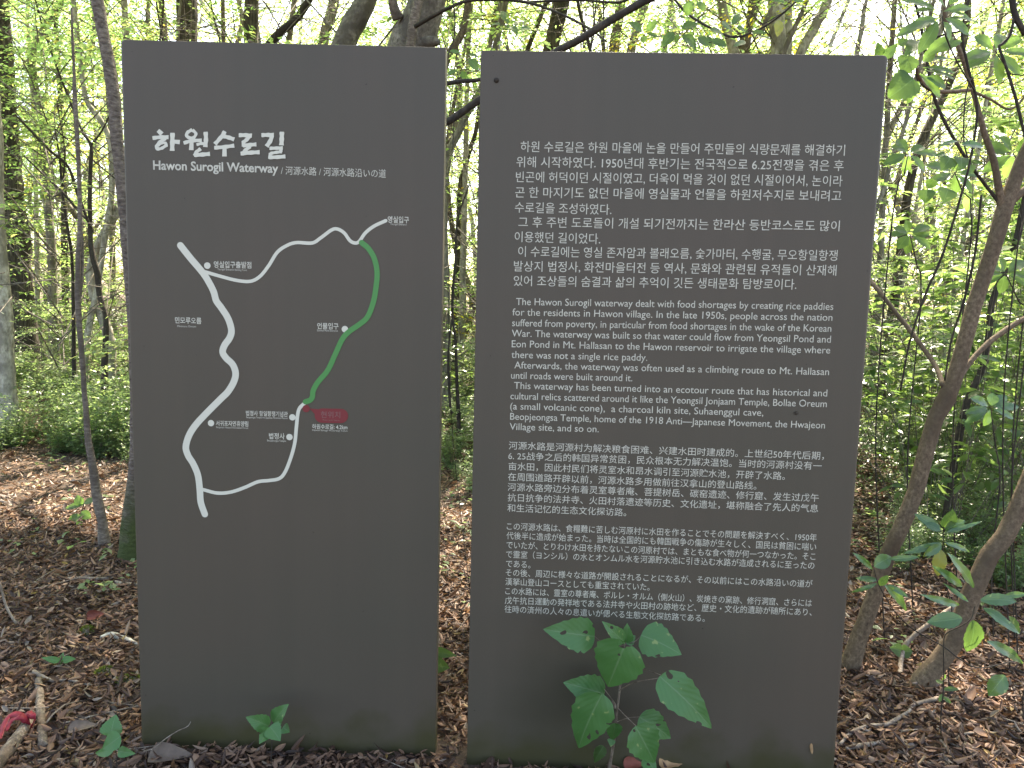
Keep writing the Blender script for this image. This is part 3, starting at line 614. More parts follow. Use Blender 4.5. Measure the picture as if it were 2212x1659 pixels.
tree('bent_tree', 'grey zigzag tree leaning right at its top, right of the dark tree', [(150, -40, 14), (128, 10, 14), (100, 55, 14), (83, 83, 15), (68, 140, 15), (90, 260, 15), (98, 360, 16), (104, 450, 17), (112, 553, 18), (114, 660, 20), (118, 790, 24)], 11.5, 'grey', lw(0), bump=0.05)
tree('white_limbed_tree', 'pale bleached tree leaning left beside the leaning brown tree', [(176, 150, 10), (187, 217, 10), (207, 247, 11), (227, 277, 11), (243, 330, 12), (240, 430, 12), (226, 520, 12), (207, 640, 12), (197, 680, 13), (186, 760, 14)], 9.0, 'pale', (), bump=0.05)
for dx, dy, wd, Y, bk, lab in ((140, 560, 14, 13.5, 'dark', 'straight dark trunk behind the sapling, lower half in shade'), (80, 570, 10, 12.5, 'pale', 'crooked pale thin trunk just right of the dark tree'), (114, 600, 8, 15, 'pale', 'thin pale trunk catching sun between dark tree and sapling'), (243, 560, 12, 14, 'grey', 'grey trunk just left of the map panel edge')):
    tree('forest_tree', lab, [(dx - 14, dy - 420, wd * 0.7), (dx - 4, dy - 250, wd * 0.8), (dx, dy, wd), (dx + 2, dy + 100, wd), (dx + 6, dy + 190, wd * 1.3)], Y, bk, lw(int(dx)), bump=0.06)
# above the map panel
def above(name, lab, top, bot, wd, Y, bk, cr, limbs=(), mid=None, **kw):
    d = (bot[0] - top[0]) / max(bot[1] - top[1], 1)
    pts = [(top[0], top[1], wd * 0.95)] + ([(*mid, wd)] if mid else []) + [(bot[0], bot[1], wd), (bot[0] + d * 60, bot[1] + 110, wd * 1.05), (bot[0] + d * 90 + 5, bot[1] + 330, wd * 1.15)]
    return tree(name, lab, pts, Y, bk, cr, limbs, **kw)
above('forest_tree', 'thin grey trunk above the map panel, left of the two black stems', (321, -10), (319, 84), 9, 12, 'grey', lw(3))
above('young_tree', 'thinner of two black stems crossing above the map panel', (336, -10), (351, 84), 4, 8.5, 'twig', ())
above('young_tree', 'right one of two black stems crossing above the map panel', (352, 30), (346, 84), 4, 8.8, 'twig', ())
above('dark_tree', 'thick straight black trunk above the left half of the map panel', (402, -12), (404, 86), 42, 9.4, 'dark', hi(0) + hi(2), [([(384, 90, 7), (386, 40, 6), (392, -10, 6)], 9.2, 9.2, 'grey')], sides=16)
above('young_tree', 'leaning dark twig-thin stem right of the thick black trunk above the map panel', (452, -10), (474, 84), 4, 8, 'twig', ())
above('forest_tree', 'slim brown trunk above the middle of the map panel, left of the white one', (481, -10), (483, 88), 9, 10, 'lean', lw(1))
above('pale_tree', 'wavy white thin trunk above the middle of the map panel', (512, -10), (515, 88), 10, 9.5, 'pale', lw(2), mid=(526, 42))
above('dark_tree', 'straight dark trunk above the map panel, right of the wavy white trunk', (543, -12), (543, 90), 29, 8.6, 'dark', hi(1) + hi(2), sides=14)
above('slanting_tree', 'dark slanting stem leaning right above the middle of the map panel', (672, -8), (585, 92), 16, 7.4, 'twig', lw(0))
above('forest_tree', 'grey-green trunk above the map panel, right of the slanting dark stem', (724, -8), (698, 92), 22, 11, 'grey', lw(4))
above('smooth_tree', 'smooth grey leaning trunk above the map panel, left of the massive forked trunk', (795, -12), (744, 94), 46, 6.4, 'rough', hi(2) + hi(1), sides=16, mid=(768, 40))
above('massive_tree', 'massive leaning grey trunk with burl and fork above the map panel right corner', (928, -12), (882, 98), 78, 5.6, 'rough', hi(0) + hi(1), [([(885, 110, 20), (893, 50, 20), (908, -15, 19), (925, -80, 16)], 5.35, 5.3, 'lean'), ([(905, 98, 26), (925, 92, 26), (940, 90, 20), (948, 92, 10)], 5.55, 5.5, 'rough'), ([(860, 40, 24), (850, 12, 20), (846, -20, 18)], 5.5, 5.4, 'rough')], sides=20, bump=0.06, mid=(905, 45))
# gap and above the text panel
above('curved_tree', 'curved brown-grey trunk above the gap between the two panels', (1012, 0), (966, 128), 15, 8.5, 'lean', lw(1), mid=(997, 74))
above('forest_tree', 'thin dark leaning trunk just left of the text panel top corner', (1084, -5), (1056, 106), 10, 9.8, 'grey', lw(2))
tree('leaning_pale_tree', 'pale trunk leaning right, seen through the upper gap between the panels', [(1060, 140, 14), (1030, 207, 15), (1008, 247, 16), (990, 287, 16), (966, 345, 17), (958, 480, 18), (962, 620, 20)], 9.2, 'grey', (), bump=0.05)
tree('forest_tree', 'dark slim trunk in the upper gap between the panels, right of the pale one', [(1030, 270, 9), (1017, 317, 10), (1004, 365, 10), (994, 405, 11), (988, 560, 12)], 11.5, 'dark', lw(3))
tree('pale_tree', 'sunlit pale trunk standing in the middle of the gap between the panels', [(1004, 430, 12), (1000, 560, 14), (1000, 650, 15), (996, 740, 17), (992, 840, 20), (991, 850, 22)], 10.5, 'pale', ())
tree('young_tree', 'dark thin twin-stemmed sapling low in the gap between the panels', [(984, 560, 5), (979, 620, 6), (977, 680, 6), (984, 740, 6), (988, 850, 8), (990, 892, 9)], 7.0, 'twig', (), [([(976, 690, 4), (968, 770, 4), (972, 870, 6), (976, 893, 6)], 7.0, 6.9)], top=2.6)
for dx, wd, Y, bk, lean, lab in ((1150, 10, 10, 'dark', 34, 'dark leaning trunk behind the hanging leaves left of the thick slanting branch'), (1200, 24, 9.5, 'dark', 20, 'broad dark trunk behind the lower end of the thick slanting branch'), (1268, 7, 7.5, 'twig', -22, 'thin dark stem crossing just under the thick slanting branch'),
                                 (1330, 22, 11, 'lean', 12, 'reddish brown trunk above the text panel, right of the thick slanting branch'), (1372, 18, 12, 'grey', 26, 'grey leaning trunk with reddish twigs above the text panel'), (1440, 9, 13, 'grey', 10, 'faint thin trunk behind the leaves above the middle of the text panel')):
    above('forest_tree', lab, (dx + lean, -8), (dx - lean * 0.35, 112), wd, Y, bk, lw(int(dx)))
above('pale_tree', 'pale flaking trunk above the text panel, left of the pair of bleached trunks', (1556, -8), (1584, 116), 20, 8.8, 'pale', lw(3))
above('forest_tree', 'brown-grey upright trunk above the right half of the text panel', (1624, -8), (1613, 116), 14, 9.4, 'lean', lw(0))
above('bleached_tree', 'thick bleached trunk with two side limbs above the right half of the text panel', (1676, -8), (1683, 118), 32, 8.0, 'pale', hi(2) + hi(0), [([(1690, 118, 12), (1712, 70, 10), (1735, 20, 9), (1750, -20, 8)], 7.9, 7.7, 'grey'), ([(1640, 75, 10), (1655, 45, 9), (1668, 10, 9)], 7.9, 7.8, 'grey')], sides=14)
above('pale_tree', 'knobbly pale leaning trunk above the text panel near its right corner', (1790, -8), (1728, 118), 20, 8.3, 'pale', lw(1), mid=(1764, 50))
above('forest_tree', 'short-looking grey trunk in a gap of sky above the right corner of the text panel', (1862, 60), (1850, 122), 10, 13, 'grey', lw(2))
# right of the text panel
Y1 = gY(1836, 1448)
tree('brown_tree', 'forked smooth brown tree leaning right, its foot at the text panel', [(2250, 250, 26), (2212, 335, 27), (2190, 395, 28), (2171, 445, 32), (2141, 553, 31), (2108, 653, 31), (2078, 760, 32), (2058, 825, 34), (2050, 848, 39), (2036, 880, 34), (2015, 920, 33), (1981, 1053, 33), (1957, 1116, 33), (1908, 1223, 34), (1875, 1323, 35), (1848, 1395, 38), (1836, 1446, 46)], Y1, 'brown', (),
     [([(2165, 450, 20), (2158, 410, 15), (2146, 345, 14), (2125, 283, 12), (2103, 200, 10), (2075, 115, 9), (2045, 50, 8), (2036, -20, 7)], Y1, Y1 - 0.1),
      ([(2160, 440, 8), (2125, 395, 7), (2092, 350, 7), (2048, 277, 7), (2018, 210, 7), (2000, 120, 6), (1988, 50, 6), (1970, -20, 5)], Y1, Y1 - 0.15, 'twig'),
      ([(2175, 450, 18), (2190, 430, 17), (2230, 398, 16)], Y1, Y1),
      ([(2038, 835, 12), (2020, 790, 10), (1975, 726, 10), (1931, 670, 9), (1888, 616, 9), (1850, 575, 7)], Y1, Y1 + 0.5),
      ([(2062, 835, 14), (2090, 790, 12), (2125, 750, 12), (2165, 718, 12), (2225, 680, 11)], Y1, Y1 + 0.1),
      ([(2101, 193, 7), (2060, 198, 8), (2020, 196, 9), (1995, 182, 9), (1983, 160, 8), (1981, 142, 6)], Y1 - 0.1, Y1 - 0.25),
      ([(2103, 198, 6), (2140, 215, 5), (2175, 235, 5), (2200, 225, 5), (2225, 190, 5)], Y1 - 0.1, Y1)], sides=16, bump=0.025, top=3.4)
Y2 = gY(1985, 1488)
tree('brown_tree', 'lower brown leaning trunk rising out at the right edge behind glossy leaves', [(2300, 870, 34), (2235, 1010, 35), (2181, 1139, 38), (2125, 1223, 40), (2091, 1306, 42), (2058, 1389, 42), (2008, 1456, 44), (1984, 1486, 54)], Y2, 'brown', (), (), sides=16, bump=0.03, top=2.6)
tree('forest_tree', 'dark crooked stem behind the upper brown trunk near the right edge', [(2205, 480, 13), (2185, 553, 13), (2145, 645, 13), (2138, 700, 13), (2125, 786, 13), (2091, 863, 14), (2068, 960, 15)], 4.6, 'twig', (), (), top=3.0)
tree('forest_tree', 'grey trunk right behind the text panel edge at mid height', [(1905, 480, 13), (1900, 610, 15), (1893, 690, 16), (1886, 780, 17), (1880, 880, 18)], 8.8, 'grey', lw(2))
tree('forest_tree', 'thin pale stem between the text panel and the brown tree', [(1960, 560, 8), (1940, 640, 9), (1938, 720, 9), (1936, 830, 10)], 9.5, 'pale', lw(3))
tree('forest_tree', 'pale slim trunk hidden behind the upper brown trunk', [(2065, 610, 10), (2046, 690, 11), (2035, 780, 12), (2030, 850, 12)], 8.2, 'pale', lw(1))
tree('forest_tree', 'slanting grey stem right of the text panel corner in the upper leaves', [(1960, 250, 8), (1930, 330, 9), (1905, 420, 10), (1888, 470, 10)], 8.0, 'grey', lw(0))

# branches whose trees stand outside the picture
def branch(name, label, pts, Y0, Y1, bark, subs=(), leaves=None, cat='branch', group=None):
    yy = np.linspace(Y0, Y1, len(pts)); L = np.array([[*at(a, b, y), c * 0.5 * y / FPX] for (a, b, c), y in zip(pts, yy)])
    L = spline(L, max(10, 8 * (len(pts) - 1))); base = L[0, :3].copy(); t = thing(name, label, cat, base, 0, group)
    V, F = tube(L[:, :3] - base, np.maximum(L[:, 3], 0.0012), 10, 0.05); obj('stem', qmesh('stem', V, F, BK[bark]), t)
    for sp, a, b in subs:
        yy = np.linspace(a, b, len(sp)); S = spline(np.array([[*at(x, y, z), c * 0.5 * z / FPX] for (x, y, c), z in zip(sp, yy)]), 6 * len(sp))
        V, F = tube(S[:, :3] - base, np.maximum(S[:, 3], 0.001), 6, 0.05); obj('twig', qmesh('twig', V, F, BK[bark]), t)
    return t, base
branch('hanging_branch', 'thick dark branch slanting behind both panels from the top', [(1460, -25, 16), (1397, 0, 16), (1304, 53, 16), (1257, 83, 15), (1210, 107, 15), (1120, 165, 14), (1034, 217, 15), (997, 243, 15), (966, 263, 15), (880, 300, 13), (780, 330, 8)], 2.95, 3.05, 'twig')
branch('hanging_branch', 'shorter dark branch crossing the top of the gap above the thick one', [(1120, 150, 6), (1034, 172, 8), (1000, 175, 9), (966, 180, 9), (900, 190, 6)], 2.9, 2.9, 'twig')
branch('arching_branch', 'long thin branch arching over the gap from the massive trunk', [(897, 57, 9), (935, 35, 8), (970, 17, 7), (1010, 2, 7), (1070, -1, 6), (1137, 5, 6), (1204, 27, 5), (1270, 60, 5), (1310, 90, 3)], 5.2, 4.2, 'twig', [([(1137, 5, 5), (1240, 0, 5), (1330, 5, 5), (1370, -6, 4)], 4.6, 4.2)])
branch('vine', 'thin black vine hanging straight down above the text panel', [(1303, -20, 3), (1304, 40, 3), (1305, 95, 3), (1306, 150, 2)], 4, 4, 'twig', cat='vine')
branch('vine', 'wiry dark vine hanging left of the straight one above the text panel', [(1281, -20, 3), (1282, 30, 3), (1285, 60, 3), (1276, 110, 3), (1270, 150, 2)], 4.2, 4.2, 'twig', cat='vine')
branch('vine', 'thin vine hanging over the right corner of the map panel', [(974, -20, 3), (982, 30, 3), (981, 80, 3), (968, 118, 3), (960, 150, 3)], 3.4, 3.4, 'twig', cat='vine')
branch('vine', 'sagging vine above the right half of the text panel', [(1440, -25, 5), (1480, 25, 5), (1530, 58, 5), (1585, 80, 5), (1635, 65, 4), (1680, 38, 4), (1740, -15, 3)], 3.2, 3.0, 'twig', cat='vine')
branch('vine', 'long dark vine dangling in front of the forked brown tree', [(2098, -20, 5), (2078, 67, 5), (2090, 140, 5), (2111, 233, 5), (2095, 350, 5), (2068, 450, 5), (2035, 553, 5), (1995, 646, 5), (1965, 740, 4), (1945, 843, 4)], Y1 - 0.45, Y1 - 0.3, 'twig', [([(2078, 67, 4), (2040, 75, 4), (1990, 95, 4), (1930, 140, 3), (1900, 170, 3)], Y1 - 0.45, Y1 - 0.4), ([(2111, 233, 4), (2100, 170, 4), (2085, 215, 3), (2082, 300, 3), (2090, 340, 3)], Y1 - 0.4, Y1 - 0.45)], cat='vine')
branch('vine', 'wavy dark vine hanging against the upper brown trunk', [(2120, 420, 4), (2105, 553, 5), (2081, 653, 5), (2055, 736, 4), (2041, 822, 4)], Y1 - 0.2, Y1 - 0.1, 'twig', cat='vine')
branch('hanging_branch', 'kinked dark branch coming down at the upper right corner', [(2185, -20, 12), (2192, 30, 12), (2215, 75, 11)], 2.6, 2.6, 'twig', [([(2192, 30, 6), (2182, 75, 6), (2165, 95, 6), (2158, 100, 6), (2175, 150, 6), (2196, 220, 7), (2215, 300, 6)], 2.6, 2.6)])

# ------------------------------------------------------------------ trees further back, filling the wood
def dup(root, loc, rz, sc, label, group):
    r = root.copy(); COL.objects.link(r); r.location = loc; r.rotation_euler = (0, 0, rz); r.scale = (sc,) * 3; r['label'] = label; r['group'] = group
    for ch in list(root.children):
        c = ch.copy(); COL.objects.link(c); c.parent = r
    return r
protos = []
for k in range(5):
    P = spline([(0, 0, -0.15), (0.05, 0, 0.7), (rng.normal(0, 0.12), rng.normal(0, 0.1), 1.5), (rng.normal(0, 0.4), rng.normal(0, 0.25), 2.6), (rng.normal(0, 0.6), rng.normal(0, 0.35), 4.2), (rng.normal(0, 0.4), rng.normal(0, 0.3), 6.6)], 36)
    V, F = tube(P, np.linspace(1, 0.35, 36) * (0.045, 0.06, 0.05, 0.08, 0.055)[k], 9, 0.05)
    protos.append((qmesh('trunk', V, F, BK[('grey', 'pale', 'rough', 'lean', 'dark')[k]]), LOW[k]))
def zone(x, y):
    d = np.array([x, y, 2.0]) - cam_pos; px = PW / 2 + FPX * d[0] / y
    return 'left' if px < 262 else 'right' if px > 1915 else 'mid'
ZL = {'left': ('slender tree with layered light leaves, deep in the wood left of the map panel', 'trees deep in the wood left of the map panel'),
      'right': ('slender tree with layered light leaves, deep in the wood right of the text panel', 'trees deep in the wood right of the text panel'),
      'mid': ('slender tree with layered light leaves, deep in the wood behind the two panels', 'trees deep in the wood behind the two panels')}
spots = []; tries = 0
while len(spots) < 84 and tries < 6000:
    tries += 1; y = rng.uniform(8.5, 27); x = rng.uniform(-1, 1) * (0.95 * y + 3.0)
    if not shaded(x, y) and all((x - a) ** 2 + (y - b) ** 2 > 1.75 ** 2 for a, b in spots): spots.append((x, y))
first = {}
for k, (x, y) in enumerate(spots):
    i = int(rng.integers(5)); lab, grp = ZL[zone(x, y)]; loc = (x, y, float(gz(x, y))); rz = rng.uniform(0, 6.28); sc = rng.uniform(0.85, 1.45)
    if i not in first:
        t = thing('slender_tree', lab, 'tree', loc, rz, grp); t.scale = (sc,) * 3; obj('trunk', protos[i][0], t); obj('crown', protos[i][1], t); first[i] = t
    else: dup(first[i], loc, rz, sc, lab, grp)
# the far wood, one mass of leaves and stems
mb = MB(); n = 76000
th = rng.uniform(-0.85, 0.85, n); dist = rng.uniform(26, 44, n); z = rng.uniform(0, 1, n) ** 1.15 * 17 + 0.3
cx = 1500; cth = rng.uniform(-0.85, 0.85, cx); cdist = rng.uniform(26, 44, cx); cz = rng.uniform(0, 1, cx) ** 1.1 * 17 + 0.5
ci = rng.integers(0, cx, n); O = np.stack([np.sin(cth) * cdist, np.cos(cth) * cdist, cz + gz(np.sin(cth) * cdist, np.cos(cth) * cdist)], 1)[ci] + rng.normal(0, 1, (n, 3)) * (1.5, 1.5, 0.4)
V, F = scatter(SLV, SLF, O, rng.normal(0, 1, (n, 3)) * (1, 1, 0.3), rng.normal(0, 0.4, (n, 3)) + (0, 0, 1), rng.uniform(0.16, 0.3, n), 1.3); mb.add(V, F, 0)
for k in range(34):
    a = rng.uniform(-0.8, 0.8); d = rng.uniform(26, 42); x, y = math.sin(a) * d, math.cos(a) * d; g = float(gz(x, y))
    P = spline([(x, y, g - 0.2), (x + rng.normal(0, .3), y, g + 4), (x + rng.normal(0, .9), y, g + 9), (x + rng.normal(0, 1.2), y, g + 14)], 12); V, F = tube(P, np.linspace(0.16, 0.06, 12) * rng.uniform(0.6, 1.3), 7, 0.03); mb.add(V, F, 1)
tag(obj('far_wood', mb.mesh('far_wood', [G_CAN, BK['pale']])), 'pale green far wood closing the view behind all the trees', 'woodland', kind='stuff')

# ------------------------------------------------------------------ understory shrubs
def shrub_mesh(seed, h, n, leaf, wid, kind='und'):
    r = np.random.default_rng(seed); st = MB(); O, X, N, S = [], [], [], []
    for k in range(n):
        a = r.uniform(0, 6.28); rr = h * 0.55 * math.sqrt(r.uniform()); top = np.array([math.cos(a) * rr, math.sin(a) * rr, h * r.uniform(0.5, 1.0)]); b = top * (0.18, 0.18, 0) + (0, 0, -0.03)
        P = spline([b, b * 0.5 + top * 0.5 + r.normal(0, 0.05, 3), top], 7); V, F = tube(P, np.linspace(0.003, 0.0012, 7), 4, cap=False); st.add(V, F)
        for q in range(1 if kind == 'und' else 2, 7):
            for j in range(7 if kind == 'und' else 6):
                az = r.uniform(0, 6.28); d = np.array([math.cos(az), math.sin(az), r.normal(0.05, 0.25)])
                O.append(P[q] + d * 0.02 + r.normal(0, 0.02, 3)); X.append(d); N.append(np.array([0, 0, 1]) + r.normal(0, 0.35, 3)); S.append(leaf * r.uniform(0.7, 1.25))
        if kind == 'evg':
            m = r.integers(6, 9); a0 = r.uniform(0, 6)
            for j in range(m):
                az = a0 + 6.283 * j / m; d = np.array([math.cos(az), math.sin(az), r.uniform(-0.1, 0.5)]); O.append(top); X.append(d); N.append(np.array([0, 0, 1]) + r.normal(0, 0.2, 3)); S.append(leaf * r.uniform(0.9, 1.3))
    T, TF = (leaf_t(2, wid, 'ell', 0.08, 0.18)[:2]) if kind == 'und' else leaf_t(4, wid, 'lance', 0.10, 0.28)[:2]
    V, F = scatter(T, TF, np.array(O), np.array(X), np.array(N), np.array(S))
    return st.mesh('stems', BK['rough']), qmesh('foliage', V, F, G_UND if kind == 'und' else G_EVG)
SHB = [shrub_mesh(100 + i, h, n, lf, 0.5) for i, (h, n, lf) in enumerate(((0.9, 24, 0.065), (1.25, 26, 0.075), (0.6, 24, 0.055), (0.8, 20, 0.08)))]
EVG = [shrub_mesh(200 + i, h, n, 0.11, 0.30, 'evg') for i, (h, n) in enumerate(((1.7, 14), (2.3, 17), (1.2, 12), (3.1, 22)))]
SLAB = {'left': ('leafy green shrub in the undergrowth left of the map panel', 'undergrowth shrubs left of the map panel'), 'right': ('leafy green shrub in the undergrowth right of the text panel', 'undergrowth shrubs right of the text panel'), 'mid': ('leafy green shrub in the undergrowth behind the panels', 'undergrowth shrubs behind the panels')}
ELAB = {'left': ('glossy broadleaf evergreen bush among the trees left of the map panel', 'evergreen bushes left of the map panel'), 'right': ('glossy broadleaf evergreen bush right of the text panel', 'evergreen bushes right of the text panel'), 'mid': ('glossy broadleaf evergreen bush behind the panels', 'evergreen bushes behind the panels')}
fs = {}
def put(name, meshes, i, x, y, sc, labs, cat):
    lab, grp = labs[zone(x, y)]; loc = (x, y, float(gz(x, y))); rz = rng.uniform(0, 6.28)
    if (name, i) in fs: return dup(fs[(name, i)], loc, rz, sc, lab, grp)
    t = thing(name, lab, cat, loc, rz, grp); t.scale = (sc,) * 3; obj('stems', meshes[i][0], t); obj('foliage', meshes[i][1], t); fs[(name, i)] = t
for k in range(95):
    y = 6.6 + 11 * rng.uniform() ** 1.4; x = rng.uniform(-1, 1) * (0.78 * y + 0.8)
    put('leafy_shrub', SHB, int(rng.integers(4)), x, y, rng.uniform(0.7, 1.25) * (0.6 if y < 9.5 else 1.0), SLAB, 'shrub')
for x, y, i, sc in ((3.0, 4.9, 3, 1.0), (3.9, 5.0, 3, 1.05), (2.75, 6.3, 3, 1.0), (4.4, 6.4, 3, 1.1), (5.4, 7.2, 3, 1.1), (2.75, 4.6, 0, 1.0), (3.4, 4.3, 1, 1.0), (3.2, 5.4, 1, 1.1), (4.1, 5.6, 0, 1.2), (2.9, 6.6, 2, 1.2), (4.0, 7.0, 1, 1.2), (5.0, 6.6, 0, 1.3), (5.6, 8.2, 1, 1.2), (4.6, 8.6, 0, 1.1), (3.6, 8.8, 2, 1.3), (-0.6, 9.0, 0, 1.0), (0.6, 10.5, 1, 1.0), (-5.6, 10.0, 0, 0.9), (-7.2, 12, 1, 0.9)):
    put('evergreen_bush', EVG, i, x, y, sc, ELAB, 'bush')

for k in range(90):
    y = 6.25 + 3.6 * rng.uniform(); x = -(0.50 + 0.27 * rng.uniform()) * y if k % 3 else (0.50 + 0.27 * rng.uniform()) * y
    if k % 12 == 0: x = rng.uniform(-0.10, -0.03) * y
    put('leafy_shrub', SHB, int(rng.integers(4)), x, y, rng.uniform(0.26, 0.72), SLAB, 'shrub')
for k in range(70):
    y = 3.7 + 3.0 * rng.uniform() ** 0.8; x = (0.54 + 0.22 * rng.uniform()) * y if k % 7 else rng.uniform(-0.35, 0.0) * y * 0.35
    put('leafy_shrub', SHB, int(rng.integers(4)), x, y if k % 7 else y + 1.2, rng.uniform(0.18, 0.42), SLAB, 'shrub')
# airy saplings with flat leaf layers
LSP = [crown('foliage', 9, 0.35, 1.5, 0.7, 0.62, G_UND, rmin=0.05, seed=70 + i, flat=0.12) for i in range(3)]
def stemmesh(k):
    P = spline([(0, 0, -0.1), (0.03, 0.02, 0.6), (rng.normal(0, 0.08), rng.normal(0, 0.08), 1.5)], 10); V, F = tube(P, np.linspace(0.011, 0.004, 10), 6); return qmesh('stems', V, F, BK['rough'])
LSP = [(stemmesh(i), LSP[i]) for i in range(3)]
PLAB = {'left': ('airy knee-high sapling with flat layers of light leaves left of the map panel', 'airy saplings left of the map panel'), 'right': ('airy knee-high sapling with flat layers of light leaves right of the text panel', 'airy saplings right of the text panel'), 'mid': ('airy knee-high sapling with flat layers of light leaves behind the panels', 'airy saplings behind the panels')}
for k in range(130):
    y = 6.7 + 9 * rng.uniform() ** 1.3; x = rng.uniform(-1, 1) * (0.78 * y + 0.6)
    if x < -1 and y < 7.4 or abs(x - ground(90, 1050)[0]) < 1.3 and y < 7: continue
    put('airy_sapling', LSP, int(rng.integers(3)), x, y, rng.uniform(0.6, 1.1), PLAB, 'sapling')

# ------------------------------------------------------------------ ground cover and leaf litter
def clear(x, y):                                     # not inside a panel
    ok = np.ones(len(x), bool)
    for P in (LP, RP):
        t = np.array([math.cos(P['rz']), math.sin(P['rz'])]); nn = np.array([-t[1], t[0]]); q = np.stack([x, y], 1) - P['o']
        u = q @ t; v = q @ nn; ok &= ~((u > -0.03) & (u < P['w'] + 0.03) & (v > -0.02) & (v < 0.08))
    return ok
def litter(n, ymin, ymax, nl, cols, smin, smax, power=1.0):
    mb = MB(); K = 6
    for k in range(K):
        T, TF, _ = leaf_t(nl, rng.uniform(0.36, 0.6), ('ell', 'ovate', 'ell')[k % 3], rng.uniform(0.02, 0.15), (-0.35, 0.3, -0.2, 0.4, 0.1, -0.45)[k], cols, curl=(3.0, 9.0, 6.5, 11.0, 5.0, 9.0)[k])
        m = n // K; y = ymin + (ymax - ymin) * rng.uniform(size=m) ** power; x = rng.uniform(-1, 1, m) * (0.95 * y + 1.1); c = clear(x, y); x, y = x[c], y[c]; m = len(x)
        az = rng.uniform(0, 6.28, m); s = rng.uniform(smin, smax, m) * np.where(rng.uniform(size=m) < 0.06, 1.5, 1.0); z = gz(x, y) + 0.002 + rng.uniform(0, 0.016, m)
        X = np.stack([np.cos(az), np.sin(az), rng.normal(0, 0.22, m)], 1); N = rng.normal(0, 0.38, (m, 3)) + (0, 0, 1); N[:, 2] *= np.where(rng.uniform(size=m) < 0.4, -1, 1)
        z = z + np.where(N[:, 2] < 0, 0.010, 0) + np.abs(X[:, 2]) * 0.012
        V, F = scatter(T, TF, np.stack([x, y, z], 1), X, N, s); mb.add(V, F)
    return mb
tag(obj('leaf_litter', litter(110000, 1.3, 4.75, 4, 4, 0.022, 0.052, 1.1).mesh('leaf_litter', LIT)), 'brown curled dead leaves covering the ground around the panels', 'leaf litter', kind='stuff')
tag(obj('distant_leaf_litter', litter(56000, 4.6, 13, 2, 2, 0.035, 0.075, 1.5).mesh('distant_leaf_litter', LIT_SUNLIT)), 'dead leaves on the forest floor further back under the trees', 'leaf litter', kind='stuff')
mb = MB(); O, X, N, S = [], [], [], []
for k in range(14000):
    u_ = rng.uniform(); y = 2.6 + 11 * u_ ** 0.75; x = rng.uniform(-1, 1) * (0.8 * y + 0.6)
    dens = np.clip((y - (2.6 if x > 1.2 else 3.6)) / (2.2 if x > 1.2 else 3.0), 0.02, 1) * (0.5 + 0.5 * math.sin(x * 1.9 + 1) * math.cos(y * 1.3 + x))
    if x < -1.2 and 4.9 < y < 6.3: dens *= 0.15
    if rng.uniform() > dens + 0.06: continue
    g = float(gz(x, y)); h = rng.uniform(0.02, 0.16 if y < 6.2 else 0.30); m = rng.integers(3, 7); sz = rng.uniform(0.025, 0.06)
    for j in range(m):
        az = rng.uniform(0, 6.28); d = np.array([math.cos(az), math.sin(az), rng.normal(0, 0.25)]); O.append((x + rng.normal(0, 0.03), y + rng.normal(0, 0.03), g + h * rng.uniform(0.5, 1))); X.append(d); N.append(np.array([0, 0, 1]) + rng.normal(0, 0.3, 3)); S.append(sz * rng.uniform(0.7, 1.3))
O = np.array(O); c = clear(O[:, 0], O[:, 1])
T, TF, _ = leaf_t(2, 0.55, 'ell', 0.08, 0.15); V, F = scatter(T, TF, O[c], np.array(X)[c], np.array(N)[c], np.array(S)[c])
tag(obj('ground_cover', qmesh('ground_cover', V, F, G_UND)), 'low green seedlings and herbs scattered over the forest floor', 'ground cover', kind='stuff')
mb = MB()
for k in range(900):
    y = 1.6 + 7 * rng.uniform() ** 1.3; x = rng.uniform(-1, 1) * (0.8 * y + 0.5); az = rng.uniform(0, 6.28); ln = rng.uniform(0.06, 0.34); g = float(gz(x, y)) + 0.015
    p = np.array([x, y, g]); d = np.array([math.cos(az), math.sin(az), rng.normal(0, 0.06)]); P = spline([p, p + d * ln * 0.5 + rng.normal(0, 0.012, 3), p + d * ln], 5)
    if not clear(P[:, 0], P[:, 1]).all(): continue
    V, F = tube(P, np.linspace(1, 0.5, 5) * rng.uniform(0.0012, 0.004), 5, cap=False); mb.add(V, F)
tag(obj('twig_litter', mb.mesh('twig_litter', BK['dead'])), 'thin dry twigs scattered through the dead leaves', 'twig litter', kind='stuff')

